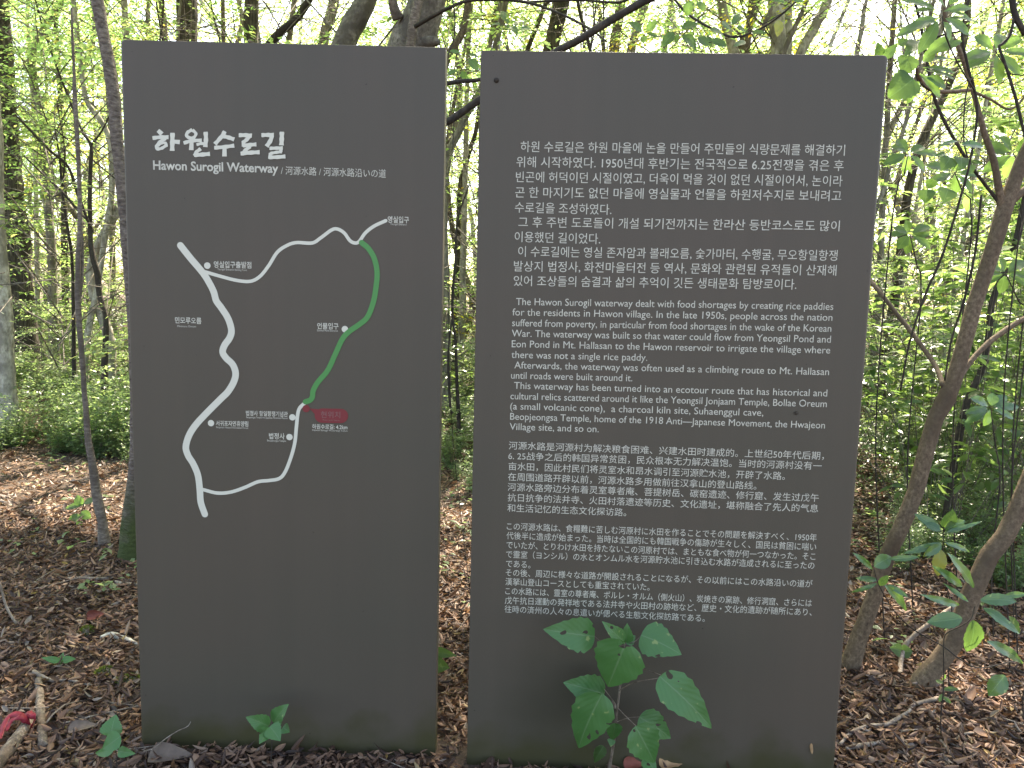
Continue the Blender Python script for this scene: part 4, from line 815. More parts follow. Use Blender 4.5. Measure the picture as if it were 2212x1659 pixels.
# ------------------------------------------------------------------ leafy sprigs and seedlings close to the camera
G_BRD = leaf_mat('broad_backlit_leaf', [(0, (0.022, 0.06, 0.014)), (1, (0.042, 0.09, 0.022))], [(0, (0.15, 0.30, 0.06)), (0.9, (0.26, 0.43, 0.09)), (1, (0.5, 0.5, 0.06))], trans=0.45, rough=0.5, veins=True)
G_GLO = leaf_mat('glossy_near_leaf', [(0, (0.028, 0.075, 0.026)), (1, (0.05, 0.11, 0.035))], [(0, (0.14, 0.30, 0.05)), (1, (0.24, 0.40, 0.08))], trans=0.3, rough=0.25, veins=True, spec=0.6)
G_OLD = leaf_mat('yellowing_near_leaf', [(0, (0.14, 0.16, 0.03)), (1, (0.16, 0.17, 0.04))], [(0, (0.5, 0.5, 0.08)), (1, (0.5, 0.5, 0.08))], trans=0.4, rough=0.4, veins=True)
def one_leaf(parent, base, b, t, wid, m, kind='ell', droop=0.12, fold=0.08, tilt=(0, 0, 0.35), name='leaf', cols=6, nl=20, curl=0.0):
    """leaf from b to t (world points), wid metres wide, facing the open side in front of the panels"""
    b, t = np.asarray(b, float), np.asarray(t, float); X = t - b; ln = np.linalg.norm(X)
    N = nrm(np.array([0, -1.0, 0.25])) + np.asarray(tilt) + rng.normal(0, 0.13, 3)
    T, TF, UV = leaf_t(nl, wid / ln, kind, fold, 0, cols, curl)
    T = T.copy(); x = T[:, 0]; T[:, 2] += droop * 4 * x * (1 - x) * 0.5 + 0.012 * np.sin(x * 17 + rng.uniform(0, 6)) * np.sign(UV[:, 1] - 0.5) * np.abs(UV[:, 1] - 0.5) * 2; T[:, 1] += 0.03 * math.sin(rng.uniform(0, 6)) * np.sin(PI * x)
    T[:, 1] *= 1 + 0.05 * np.sin(x * 40) * (np.abs(UV[:, 1] - 0.5) > 0.3)
    V, F = scatter(T, TF, [b], [X], [N], [ln])
    o = obj(name, qmesh(name, V - base, F, m, uv=UV), parent); return o
def sprig(name, label, cat, stems, leaves, m, tr, kind='ell', bark='twig', group=None, root=None, rooted=False):
    """stems: lists of (x, y, width, depth); leaves: (bx, by, tx, ty, width, depth[, material[, kind]]); tr maps crop readings to the frame"""
    rooted = rooted or name.startswith('hanging')
    first = stems[0][0] if root is None else root
    base = at(*tr(first[0], first[1]), first[3]); t = thing(name, label, cat, base, 0, group)
    for st in stems:
        ps = tr(1, 0)[0] - tr(0, 0)[0]; L = np.array([[*at(*tr(a, b), y), c * ps * 0.5 * y / FPX] for a, b, c, y in st]); 
        if (rooted or cat in ('seedling', 'herb')) and L[0, 2] > 0.01 and L[0, 2] < L[-1, 2] and st is stems[0]:      # the stem goes on down to the ground
            g = L[0].copy(); g[2] = float(gz(g[0], g[1])) - 0.02; g[0] += 0.06 * L[0, 2]; m_ = (g + L[0]) / 2; m_[0] -= 0.03 * L[0, 2]; L = np.vstack([g, m_, L])
        L = spline(L, max(6, 5 * len(L)))
        V, F = tube(L[:, :3] - base, np.maximum(L[:, 3], 0.0008), 7, 0.04); obj('stem', qmesh('stem', V, F, BK[bark]), t)
    for lf in leaves:
        bx, by, tx, ty, wd, y = lf[:6]; sc = (tr(1, 0)[0] - tr(0, 0)[0]) * (1.18 if kind in ('ovate', 'lance') else 1.05)
        dy = rng.normal(0, 0.02)
        one_leaf(t, base, at(*tr(bx, by), y), at(*tr(tx, ty), y + dy), wd * sc * y / FPX, lf[6] if len(lf) > 6 and lf[6] else m, lf[7] if len(lf) > 7 else kind)
    return t
t7 = lambda x, y: (x / 3 + 737.3, y / 3 + 1106); t6 = lambda x, y: (x / 3, y / 3 + 1106); t8 = lambda x, y: (x / 3 + 1474.7, y / 3 + 1106)
t2 = lambda x, y: (x / 3 + 737.3, y / 3); t3 = lambda x, y: (x / 3 + 1474.7, y / 3)
tA = lambda x, y: (1870.5 + 0.2615 * x, 0.2615 * y); tC = lambda x, y: (921.7 + 0.2941 * x, 0.2941 * y)
yp = 2.06
sprig('tall_seedling', 'tall broad-leaved green seedling with insect holes in front of the text panel', 'seedling',
      [[(1742, 1640, 22, 2.12), (1755, 1560, 20, 2.10), (1772, 1450, 18, 2.08), (1785, 1300, 17, yp), (1805, 1150, 14, yp), (1825, 980, 10, yp), (1838, 850, 8, yp)],
       [(1775, 1270, 26, yp), (1765, 1240, 22, yp), (1735, 1190, 8, yp), (1705, 1150, 5, yp)], [(1800, 1155, 9, yp), (1900, 1105, 7, yp - 0.05), (2065, 1075, 6, yp - 0.1)],
       [(1838, 860, 6, yp), (1740, 880, 5, yp), (1640, 805, 5, yp)], [(1840, 860, 6, yp), (1900, 840, 5, yp), (1945, 800, 5, yp)], [(1790, 1270, 7, yp), (1860, 1340, 6, yp - 0.06), (1915, 1392, 5, yp - 0.1)], [(1785, 1360, 6, yp), (1860, 1335, 5, yp), (1935, 1328, 5, yp)],
       [(1930, 1010, 6, yp), (2000, 1030, 5, yp - 0.05), (2080, 1060, 5, yp - 0.1)]],
      [(1642, 806, 1308, 760, 195, yp), (1832, 838, 1688, 708, 95, yp - 0.02), (1842, 845, 1852, 720, 80, yp), (1845, 850, 1905, 800, 60, yp), (1845, 840, 1728, 1132, 300, yp - 0.06), (1942, 798, 2205, 925, 200, yp),
       (2062, 1065, 2402, 1404, 215, yp - 0.12), (1705, 1180, 1438, 1105, 180, yp + 0.02), (1690, 1178, 1538, 1530, 245, yp - 0.05), (1768, 1368, 1758, 1478, 98, yp), (1748, 1470, 1746, 1522, 50, yp),
       (1930, 1328, 2136, 1466, 165, yp), (1905, 1388, 2030, 1625, 215, yp - 0.12), (1965, 1590, 2045, 1690, 90, yp - 0.05), (1700, 1515, 1640, 1625, 70, 2.12, G_BRD)], G_HERO, t7, 'ovate', 'log')
sprig('seedling', 'small four-leaved green seedling at the foot of the map panel', 'seedling', [[(1758, 1600, 7, 2.14), (1762, 1500, 6, 2.13), (1760, 1400, 5, 2.12)], [(1762, 1400, 4, 2.12), (1772, 1362, 4, 2.12)]],
      [(1742, 1388, 1592, 1328, 100, 2.1), (1772, 1366, 1872, 1244, 105, 2.12), (1748, 1400, 1680, 1503, 88, 2.08), (1748, 1390, 1818, 1484, 105, 2.07), (1832, 1395, 1878, 1428, 62, 2.13)], G_HERO, t6, 'ovate')
sprig('seedling', 'bright green seedling of stacked leaves left of the map panel foot', 'seedling', [[(757, 1665, 8, 2.03), (752, 1560, 7, 2.03), (742, 1450, 6, 2.03)]],
      [(722, 1452, 752, 1312, 135, 2.01), (782, 1452, 662, 1538, 112, 1.98), (738, 1540, 618, 1562, 60, 2.0), (764, 1548, 878, 1566, 62, 2.0)], G_HERO, t6, 'ovate')
sprig('seedling', 'little three-leaved seedling in the dead leaves left of the map panel', 'seedling', [[(408, 1090, 5, 2.75), (406, 1020, 5, 2.75), (400, 965, 4, 2.75)]],
      [(386, 966, 268, 943, 38, 2.73), (402, 962, 412, 908, 42, 2.76), (404, 962, 492, 952, 42, 2.73), (400, 966, 396, 990, 34, 2.72)], G_HERO, t6, 'ovate')
sprig('seedling', 'yellow-green leaves of a seedling peeking from behind the map panel into the gap', 'seedling', [[(560, 1120, 6, 2.75), (580, 1000, 5, 2.75), (590, 900, 5, 2.75)]], [(585, 905, 748, 932, 62, 2.72), (588, 980, 702, 1010, 100, 2.7), (585, 930, 520, 860, 70, 2.75)], G_BRD, t7, 'ovate')
sprig('seedling', 'tiny seedling at the bottom of the gap between the panels', 'seedling', [[(690, 1690, 4, 2.25), (688, 1640, 4, 2.25)]], [(688, 1650, 735, 1655, 45, 2.22), (688, 1645, 640, 1670, 50, 2.22), (690, 1640, 680, 1600, 40, 2.25)], G_HERO, t7, 'ovate')
# glossy evergreen whorls lower right
sprig('glossy_seedling', 'glossy whorled seedling high between the two brown trunks at the right', 'seedling', [[(1745, 640, 8, 2.75), (1715, 500, 8, 2.72), (1690, 300, 8, 2.7), (1688, 200, 7, 2.7), (1690, 95, 6, 2.7)]],
      [(1690, 100, 1752, -18, 92, 2.7), (1700, 118, 1828, 55, 78, 2.68), (1700, 132, 1940, 60, 28, 2.66), (1672, 105, 1500, 12, 62, 2.68), (1672, 118, 1560, 76, 60, 2.66), (1680, 202, 1425, 270, 46, 2.66), (1676, 214, 1560, 286, 60, 2.64), (1668, 238, 1652, 416, 88, 2.64, G_OLD), (1700, 200, 1862, 262, 36, 2.66), (1640, 215, 1560, 290, 44, 2.65, G_OLD)], G_GLO, t8, 'ell')
sprig('glossy_seedling', 'trailing glossy seedling whose long stem crosses below the forked brown tree', 'seedling', [[(2230, 970, 9, 2.5), (1930, 1010, 9, 2.45), (1800, 955, 9, 2.45), (1700, 878, 9, 2.45), (1600, 822, 8, 2.45), (1480, 750, 8, 2.45), (1370, 640, 7, 2.45), (1290, 510, 7, 2.45), (1258, 440, 6, 2.45), (1240, 370, 6, 2.45)]],
      [(1230, 372, 1100, 262, 42, 2.46), (1240, 352, 1352, 290, 92, 2.43), (1335, 302, 1538, 290, 38, 2.42), (1262, 440, 1120, 430, 42, 2.46), (1275, 475, 1330, 408, 50, 2.44), (1308, 474, 1448, 642, 64, 2.4), (1330, 470, 1462, 552, 38, 2.42), (1262, 462, 1092, 520, 28, 2.45)], G_GLO, t8, 'ell')
sprig('glossy_seedling', 'glossy whorl of broad leaves in front of the lower brown trunk', 'seedling', [[(1690, 1150, 8, 2.4), (1692, 980, 8, 2.38), (1690, 880, 8, 2.35), (1705, 790, 8, 2.35), (1800, 740, 7, 2.33), (1870, 690, 8, 2.33), (1892, 610, 8, 2.33)]],
      [(1886, 490, 1712, 262, 80, 2.3), (1852, 582, 1688, 462, 34, 2.31), (1792, 602, 1538, 534, 48, 2.28), (1812, 688, 1582, 716, 104, 2.28), (1882, 700, 1842, 906, 132, 2.27), (1928, 572, 2165, 580, 78, 2.28), (2080, 545, 2230, 532, 42, 2.3), (1948, 622, 2185, 792, 68, 2.28), (1958, 626, 2082, 682, 42, 2.3), (1972, 838, 2205, 982, 74, 2.26), (1812, 482, 1618, 348, 62, 2.32), (2088, 1058, 1982, 1192, 118, 2.25), (2112, 676, 2182, 782, 62, 2.3)], G_GLO, t8, 'ell')
sprig('herb', 'pair of round pale green leaves on the ground between the brown trunks', 'herb', [[(1420, 960, 5, 2.95), (1420, 900, 5, 2.95)]], [(1420, 905, 1340, 880, 80, 2.93), (1420, 905, 1490, 900, 78, 2.93), (1415, 900, 1400, 860, 50, 2.95)], G_BRD, t8, 'ovate')
sprig('herb', 'thin upright herb with narrow leaves at the foot of the lower brown trunk', 'herb', [[(1690, 1290, 4, 2.6), (1688, 1180, 4, 2.6), (1684, 1090, 3, 2.6)]], [(1688, 1150, 1790, 1150, 30, 2.58), (1686, 1110, 1640, 1090, 28, 2.58), (1684, 1090, 1700, 1050, 26, 2.6), (1688, 1180, 1660, 1230, 30, 2.58), (1690, 1200, 1740, 1240, 28, 2.57)], G_BRD, t8, 'ell')
# upper right: long-leaved whorls against the light
sprig('evergreen_sprig', 'topmost whorl of long backlit leaves at the upper right', 'sprig', [[(905, 760, 12, 2.35), (780, 560, 12, 2.3), (700, 400, 12, 2.28), (645, 250, 12, 2.26), (632, 130, 10, 2.26)]],
      [(575, 78, 302, 8, 78, 2.24), (575, 86, 392, 98, 44, 2.25), (640, 95, 872, 66, 60, 2.24), (690, 98, 846, 136, 32, 2.26), (665, 150, 930, 192, 44, 2.25), (655, 150, 852, 294, 100, 2.22), (640, 180, 692, 335, 104, 2.22), (592, 150, 348, 232, 64, 2.22), (585, 178, 250, 312, 84, 2.2), (592, 172, 436, 442, 92, 2.2), (650, 60, 560, -30, 60, 2.25), (690, 40, 740, -40, 60, 2.25)], G_BRD, tA, 'lance')
sprig('evergreen_sprig', 'lower whorl of long backlit leaves beside the upper right corner of the text panel', 'sprig', [[(560, 770, 12, 2.4), (470, 700, 11, 2.38), (425, 660, 10, 2.36), (415, 590, 9, 2.35), (440, 550, 8, 2.35)]],
      [(460, 522, 735, 494, 34, 2.33), (470, 505, 572, 440, 84, 2.33), (470, 560, 738, 606, 50, 2.32), (480, 582, 748, 668, 54, 2.31), (498, 640, 660, 722, 104, 2.3), (440, 610, 612, 812, 84, 2.3), (480, 470, 725, 305, 98, 2.3), (555, 450, 795, 338, 58, 2.32), (430, 545, 330, 470, 60, 2.33)], G_BRD, tA, 'lance')
sprig('climber', 'round-leaved climber with one big ragged leaf at the text panel corner', 'climber', [[(400, 660, 8, 2.22), (385, 640, 7, 2.22), (360, 480, 6, 2.24), (330, 430, 5, 2.25), (240, 520, 4, 2.25), (190, 600, 4, 2.26)]],
      [(392, 650, 188, 810, 215, 2.2, None, 'round'), (400, 670, 345, 855, 90, 2.23, None, 'round'), (345, 465, 305, 618, 160, 2.22, None, 'round'), (445, 345, 315, 470, 115, 2.24), (105, 470, 92, 345, 84, 2.3), (155, 475, 262, 358, 74, 2.3), (270, 370, 360, 330, 70, 2.27)], G_BRD, tA, 'ovate')
sprig('climber', 'bluish drooping leaves on a thin stem in front of the forked brown tree branches', 'climber', [[(960, 1250, 5, 2.4), (880, 1190, 5, 2.4), (775, 1175, 5, 2.4), (660, 1250, 4, 2.4)]], [(755, 1165, 585, 1222, 34, 2.38), (790, 1192, 975, 1215, 74, 2.38), (665, 1268, 568, 1292, 44, 2.38)], G_GLO, tA, 'ell')
sprig('climber', 'heart-leaved climber hanging right of the text panel below the bluish leaves', 'climber', [[(800, 1250, 4, 2.7), (770, 1330, 4, 2.7), (640, 1500, 4, 2.7), (560, 1650, 4, 2.7)]], [(700, 1300, 620, 1410, 125, 2.68), (790, 1300, 790, 1400, 110, 2.68), (500, 1565, 490, 1680, 118, 2.68), (680, 1560, 640, 1680, 135, 2.68), (860, 1360, 880, 1430, 60, 2.68), (560, 1480, 510, 1560, 80, 2.7)], G_BRD, tA, 'ovate')
def whorl(label, cx, cy, Y, n, ln, wd, stem):
    lv = []
    for k in range(n):
        a = 2 * PI * k / n + rng.uniform(-0.3, 0.3); l_ = ln * rng.uniform(0.75, 1.15); dx, dy = math.cos(a) * l_, math.sin(a) * l_ * 0.62 + 0.12 * l_
        lv.append((cx + dx * 0.12, cy + dy * 0.12, cx + dx, cy + dy, wd * rng.uniform(0.85, 1.2) * (0.75 + 0.25 * abs(math.sin(a))), Y + 0.10 * math.sin(a)))
    sprig('evergreen_sprig', label, 'sprig', [[(a, b, 3, Y) for a, b in stem] + [(cx, cy, 2, Y)]], lv, G_BRD if cy < 600 else G_GLO, lambda x, y: (x, y), 'lance', rooted=True)
whorl('long-leaved whorl in the top right corner above the kinked branch', 2150, 110, 2.9, 8, 88, 24, [(2230, 230), (2190, 170)])
whorl('long-leaved whorl at the right edge just above the fork of the brown tree', 2188, 330, 3.0, 7, 80, 23, [(2240, 420), (2215, 380)])
whorl('long-leaved whorl between the two thin limbs of the forked brown tree', 2062, 372, 3.3, 7, 66, 20, [(2100, 480), (2085, 430)])
whorl('long-leaved whorl beside the text panel edge, below the ragged climber leaf', 1962, 330, 3.2, 7, 60, 19, [(1930, 450), (1950, 390)])
whorl('dark glossy whorl against the light, left of the upper brown trunk', 1965, 505, 3.5, 8, 58, 18, [(1990, 640), (1980, 570)])
whorl('glossy whorl right of the upper brown trunk at mid height', 2172, 590, 3.2, 8, 66, 20, [(2220, 700), (2200, 650)])
whorl('pale glossy whorl right of the knot on the upper brown trunk', 2140, 880, 3.2, 8, 60, 18, [(2160, 1040), (2150, 960)])
# leaves hanging above the text panel and in the gap
sprig('hanging_sprig', 'small cluster of hanging leaves above the left part of the text panel', 'sprig', [[(720, 420, 4, 3.3), (680, 330, 4, 3.3), (600, 240, 4, 3.3), (558, 150, 3, 3.3)], [(690, 300, 3, 3.3), (715, 225, 3, 3.3)]],
      [(567, 150, 560, 82, 44, 3.28), (575, 140, 607, 172, 30, 3.28), (542, 180, 468, 186, 44, 3.28), (560, 180, 545, 216, 30, 3.28), (580, 186, 617, 206, 28, 3.28), (615, 195, 667, 252, 48, 3.27), (650, 197, 676, 154, 30, 3.28), (690, 212, 772, 216, 48, 3.28, G_GLO)], G_BRD, tC, 'ell')
sprig('hanging_sprig', 'fan of four broad backlit leaves above the middle of the text panel', 'sprig', [[(1590, 420, 4, 3.1), (1592, 350, 4, 3.1), (1602, 240, 4, 3.1)]], [(1577, 236, 1482, 163, 70, 3.08), (1615, 232, 1692, 153, 64, 3.08), (1615, 245, 1708, 277, 42, 3.08), (1602, 262, 1590, 318, 48, 3.08)], G_BRD, tC, 'ell')
sprig('hanging_sprig', 'large spray of backlit leaves around the sagging vine above the text panel', 'sprig', [[(1885, 420, 4, 3.05), (1860, 250, 4, 3.05), (1850, 120, 4, 3.05), (1858, -30, 4, 3.05)], [(2130, 420, 4, 3.0), (2060, 260, 4, 3.0), (1990, 130, 4, 3.02)]],
      [(1815, 236, 1718, 348, 70, 3.03), (1850, 250, 1828, 312, 38, 3.03), (1872, 206, 1992, 184, 74, 3.03), (1880, 260, 1978, 338, 78, 3.02), (1852, 120, 1894, 132, 32, 3.03), (1962, 18, 1882, 92, 74, 3.0), (1980, 18, 2038, 82, 58, 3.0), (2060, 270, 2088, 348, 48, 3.0), (2080, 222, 2182, 262, 74, 3.0), (2100, 302, 2204, 332, 62, 3.0), (2168, 168, 2215, 218, 52, 3.0)], G_BRD, tC, 'ell')
sprig('hanging_sprig', 'loose twig of backlit leaves above the right half of the text panel', 'sprig', [[(60, 420, 5, 2.9), (100, 300, 5, 2.9), (250, 260, 5, 2.9), (450, 190, 5, 2.9), (640, 90, 5, 2.9), (760, -20, 5, 2.9)]],
      [(45, 15, 30, 105, 55, 2.88), (115, 15, 132, 75, 45, 2.88), (372, 92, 318, 165, 50, 2.88), (252, 140, 325, 222, 64, 2.87), (10, 180, 105, 158, 52, 2.88), (350, 178, 405, 200, 44, 2.88), (445, 212, 542, 216, 38, 2.88), (470, 238, 585, 262, 34, 2.88), (622, 130, 612, 240, 55, 2.87, G_OLD), (560, -5, 664, 16, 36, 2.88), (700, -4, 785, 10, 36, 2.88), (715, 42, 808, 46, 34, 2.88), (100, 240, 165, 302, 64, 2.87), (185, 258, 285, 302, 54, 2.87), (405, 268, 328, 302, 40, 2.88), (20, 250, 90, 330, 60, 2.88)], G_BRD, t3, 'ell')
sprig('hanging_sprig', 'little leafy twig showing in the top of the gap between the panels', 'sprig', [[(735, 620, 4, 2.95), (765, 500, 4, 2.95), (800, 400, 4, 2.95), (822, 365, 4, 2.95), (900, 330, 4, 2.95)]], [(748, 458, 688, 482, 40, 2.93), (780, 462, 802, 518, 46, 2.93), (825, 388, 888, 455, 66, 2.92), (800, 376, 755, 380, 26, 2.93), (818, 356, 892, 370, 30, 2.93), (702, 330, 772, 346, 30, 2.93)], G_BRD, t2, 'ell')
sprig('seedling', 'big-leaved seedling growing beside the scarred sapling foot', 'seedling', [[(510, 190, 6, 4.6), (515, 60, 6, 4.6), (545, -60, 5, 4.6)]], [(520, 20, 440, 70, 60, 4.55), (525, 0, 590, 40, 60, 4.55), (530, -40, 500, -110, 60, 4.6), (545, -60, 640, -90, 45, 4.55), (540, -50, 420, -20, 40, 4.6), (500, 60, 560, 120, 55, 4.5)], G_BRD, t6, 'ell')

# ------------------------------------------------------------------ fallen wood, stones, tape
def stick(name, label, pts, bark, tr, lift=0.016, cat='branch', ups=None, sides=10, subs=()):
    P = []
    for k, (a, b, c) in enumerate(pts):
        dx, dy = tr(a, b); wpx = c * (tr(1, 0)[0] - tr(0, 0)[0]); p = ground(dx, dy, 0.02); r = wpx * 0.5 * p[1] / FPX
        p = ground(dx, dy, r * 0.7 + lift + (ups[k] if ups else 0)); P.append([*p, r])
    L = spline(np.array(P), max(8, 7 * len(P))); base = L[len(L) // 2, :3].copy(); base[2] = 0; t = thing(name, label, cat, base)
    V, F = tube(L[:, :3] - base, L[:, 3], sides, 0.07); obj('stem', qmesh('stem', V, F, BK[bark]), t)
    for sp in subs:
        S = np.array([[*ground(*tr(a, b), 0.02), c * (tr(1, 0)[0] - tr(0, 0)[0]) * 0.5 * 2.5 / FPX] for a, b, c in sp]); S = spline(S, 6 * len(S)); V, F = tube(S[:, :3] - base, S[:, 3], 7, 0.07); obj('twig', qmesh('twig', V, F, BK[bark]), t)
    return t
stick('fallen_branch', 'thick fallen branch with red tape tied at its end, lower left corner', [(-60, 1690, 92), (40, 1560, 88), (130, 1440, 80), (205, 1335, 62)], 'log', t6, sides=14)
stick('fallen_log', 'short straight fallen log beside the red tape', [(252, 1085, 46), (258, 1200, 54), (268, 1370, 58), (278, 1512, 56)], 'log', t6, sides=14)
stick('fallen_branch', 'thin curved fallen stick above the short log, left of the map panel', [(215, 1035, 34), (330, 1092, 26), (450, 1090, 18), (540, 1112, 18), (640, 1135, 14)], 'dead', t6)
stick('fallen_branch', 'dark flat stick across the dead leaves left of the map panel', [(380, 436, 22), (520, 430, 26), (640, 434, 26), (735, 430, 20)], 'dead', t6)
stick('fallen_branch', 'pale stick poking out from behind the map panel', [(742, 455, 26), (800, 465, 28), (880, 472, 26), (930, 478, 22)], 'dead', t6)
stick('fallen_branch', 'lichen-whitened rotten stick at the left edge of the map panel', [(650, 815, 26), (720, 792, 34), (790, 818, 40), (850, 838, 30), (900, 860, 20)], 'pale', t6)
stick('fallen_branch', 'forked pale branch lying in the sunlit leaves left of the sapling', [(-30, 10, 18), (100, -10, 16), (220, -28, 16), (330, 14, 18), (400, 30, 14)], 'dead', t6)
stick('fallen_branch', 'grey fallen branch curving along the ground right of the text panel foot', [(1640, 1212, 30), (1500, 1248, 26), (1470, 1290, 26), (1420, 1322, 26), (1320, 1378, 28), (1250, 1382, 26), (1180, 1392, 26), (1090, 1432, 26), (1020, 1505, 22)], 'dead', t8, subs=[[(1130, 1415, 16), (1150, 1465, 16), (1175, 1510, 12)]])
stick('fallen_branch', 'short pale broken stick at the bottom right of the text panel', [(1060, 1532, 22), (1120, 1520, 34), (1200, 1508, 34), (1300, 1486, 22)], 'dead', t8)
stick('fallen_branch', 'thin wavy twig near the right edge of the ground', [(2230, 1350, 14), (2150, 1385, 14), (2050, 1425, 16), (1930, 1430, 14), (1820, 1440, 20), (1780, 1465, 14), (1745, 1480, 8)], 'dead', t8)
stick('fallen_branch', 'straight dark stick pointing down at the bottom of the right-hand ground', [(1672, 1480, 20), (1720, 1545, 20), (1770, 1620, 20), (1800, 1680, 18)], 'log', t8)
stick('fallen_branch', 'pale bent branch arching from the leaves to the lower brown trunk', [(1408, 1065, 32), (1415, 960, 32), (1440, 868, 32), (1500, 800, 30), (1580, 738, 28), (1680, 665, 26), (1780, 600, 24)], 'dead', t8, ups=(0, 0.02, 0.06, 0.10, 0.14, 0.18, 0.22))
def lean_twig(label, pts, Y):
    L = spline(np.array([[*at(*t6(a, b), y), c] for (a, b, c), y in zip(pts, Y)]), 24); base = L[0, :3].copy(); t = thing('twig', label, 'twig', base); V, F = tube(L[:, :3] - base, L[:, 3], 7, 0.08); obj('stem', qmesh('stem', V, F, BK['dead']), t)
lean_twig('thin dry twig leaning against the foot of the map panel', [(930, 1550, 0.0022), (1000, 1530, 0.0022), (1070, 1472, 0.002), (1150, 1420, 0.0018), (1215, 1390, 0.0016), (1236, 1358, 0.0010)], (2.12, 2.14, 2.19, 2.22, 2.235, 2.24))
lean_twig('green-brown stem slanting into the ground at the left edge', [(-60, 350, 0.005), (0, 470, 0.005), (40, 610, 0.005), (105, 725, 0.005)], (3.0, 3.0, 3.0, 3.0))
def stone(label, cx, cy, wx, wy, m):
    p = ground(*t6(cx, cy), 0.02); sc = p[1] / FPX / 3; a = wx * sc / 2; h = wy * sc * 0.62; n = 18; V = []; ph = rng.uniform(0, 6, 4)
    for i in range(9):
        f = (i / 8) * PI * 0.62
        for j in range(n):
            t = 2 * PI * j / n; r = math.sin(f) * (1 + 0.10 * math.sin(2 * t + ph[0]) + 0.07 * math.sin(5 * t + ph[1] + i)); V.append((a * r * math.cos(t), a * 0.75 * r * math.sin(t), h * math.cos(f) + 0.003 * math.sin(7 * t + i)))
    F = [[i * n + j, (i + 1) * n + j, (i + 1) * n + (j + 1) % n, i * n + (j + 1) % n] for i in range(8) for j in range(n)]
    t = thing('stone', label, 'stone', (p[0], p[1], 0.012)); obj('rock', qmesh('rock', np.array(V), np.array(F), BK['rough']), t)
    K = 500; f = np.arccos(1 - rng.uniform(0, 0.75, K)); th = rng.uniform(0, 6.28, K); d = np.stack([np.sin(f) * np.cos(th) * a, np.sin(f) * np.sin(th) * a * 0.75, np.cos(f) * h], 1)
    V, F = scatter(SLV, SLF, d * 1.0, d / np.linalg.norm(d, axis=1)[:, None] + rng.normal(0, 0.5, (K, 3)), rng.normal(0, 1, (K, 3)), rng.uniform(0.005, 0.012, K), 0.8); obj('moss', qmesh('moss', V, F, m), t)
stone('tall mossy stone with a white patch, left of the map panel', 566, 785, 100, 95, M_MOSS)
stone('flat yellow-mossy stone below the tall mossy one', 682, 1035, 130, 62, M_MOSS)
stone('long mossy stone touching the left edge of the map panel', 835, 1085, 165, 55, M_MOSS)
# red tape tied to the branch
t = thing('red_tape', 'torn red plastic tape knotted on the fallen branch, lower left', 'tape', ground(*t6(190, 1340), 0.0))
bs = np.array(t.location[:])
def ribbon(name, pts, wd):
    P = spline(np.array([[*ground(*t6(a, b), z)] for a, b, z in pts]), 26); n = len(P); V = []
    for k in range(n):
        T_ = nrm((P[min(k + 1, n - 1)] - P[max(k - 1, 0)])[None])[0]; s = np.cross(T_, [0.25 * math.sin(k * 0.30), -0.5, 0.85]); s /= np.linalg.norm(s)
        for c in (-0.5, 0, 0.5): V.append(P[k] - bs + s * c * wd * (1 + 0.12 * math.sin(k * 0.5)) * (1.0 if k < n - 3 else (n - k) / 4) + np.array([0, 0, 0.002 * math.sin(k * 0.8 + c * 4)]))
    F = [[k * 3 + j, k * 3 + 3 + j, k * 3 + 4 + j, k * 3 + 1 + j] for k in range(n - 1) for j in range(2)]; o = obj(name, qmesh(name, np.array(V), np.array(F), M_RIB), t); md = o.modifiers.new('thick', 'SOLIDIFY'); md.thickness = 0.0008
ribbon('strand', [(170, 1350, 0.06), (120, 1312, 0.07), (60, 1325, 0.06), (30, 1370, 0.05), (10, 1430, 0.04), (-20, 1500, 0.03)], 0.020)
ribbon('strand', [(180, 1345, 0.06), (130, 1330, 0.075), (70, 1360, 0.06), (40, 1420, 0.045)], 0.016)
ribbon('knot', [(170, 1300, 0.05), (205, 1315, 0.075), (222, 1345, 0.06), (200, 1390, 0.03), (175, 1370, 0.045), (180, 1310, 0.075)], 0.020)
# single dead leaves that stand out
def dead(label, p, ln, wd, az, m, kind='ovate', curl=3.0, N=(0, -0.5, 1)):
    base = np.array(p, float); t = thing('dead_leaf', label, 'dead leaf', base); d = np.array([math.cos(az), math.sin(az), 0.1])
    T, TF, UV = leaf_t(10, wd / ln, kind, 0.1, 0.1, 6, curl); T = T.copy(); T[:, 2] += rng.normal(0, 0.012, len(T)); V, F = scatter(T, TF, [np.zeros(3)], [d], [N], [ln]); obj('blade', qmesh('blade', V, F, m, uv=UV), t)
DL = lambda n, c: plain(n, c, 0.7, 0.3)
M_DG, M_DR, M_DT = DL('grey_dead_leaf', (0.11, 0.08, 0.062)), DL('red_dead_leaf', (0.16, 0.045, 0.03)), DL('tan_dead_leaf', (0.30, 0.18, 0.09))
dead('large grey dead leaf lying at the foot of the map panel', ground(*t6(960, 1590), 0.035), 0.13, 0.075, 0.1, M_DG)
dead('broad grey-brown dead leaf near the short log, lower left', ground(*t6(440, 1420), 0.035), 0.085, 0.05, 0.5, M_DG)
dead('russet dead leaf standing up left of the map panel', ground(*t6(560, 680), 0.035), 0.07, 0.055, 0.4, M_DR, N=(0, -1, 0.6))
dead('red dead leaf under the tall seedling at the text panel foot', ground(*t7(1830, 1650), 0.03), 0.07, 0.05, 0.2, M_DR)
dead('tan dead leaf right of the tall seedling at the text panel foot', ground(*t7(2060, 1640), 0.035), 0.085, 0.055, 0.15, M_DT)
u_, v_ = onpanel(RP, 1751, 1603); q = RP['o'] + u_ * np.array([math.cos(RP['rz']), math.sin(RP['rz'])])
t = thing('dead_leaf', 'rolled brown dead leaf stuck to the lower right of the text panel', 'dead leaf', (q[0], q[1] - 0.006, v_))
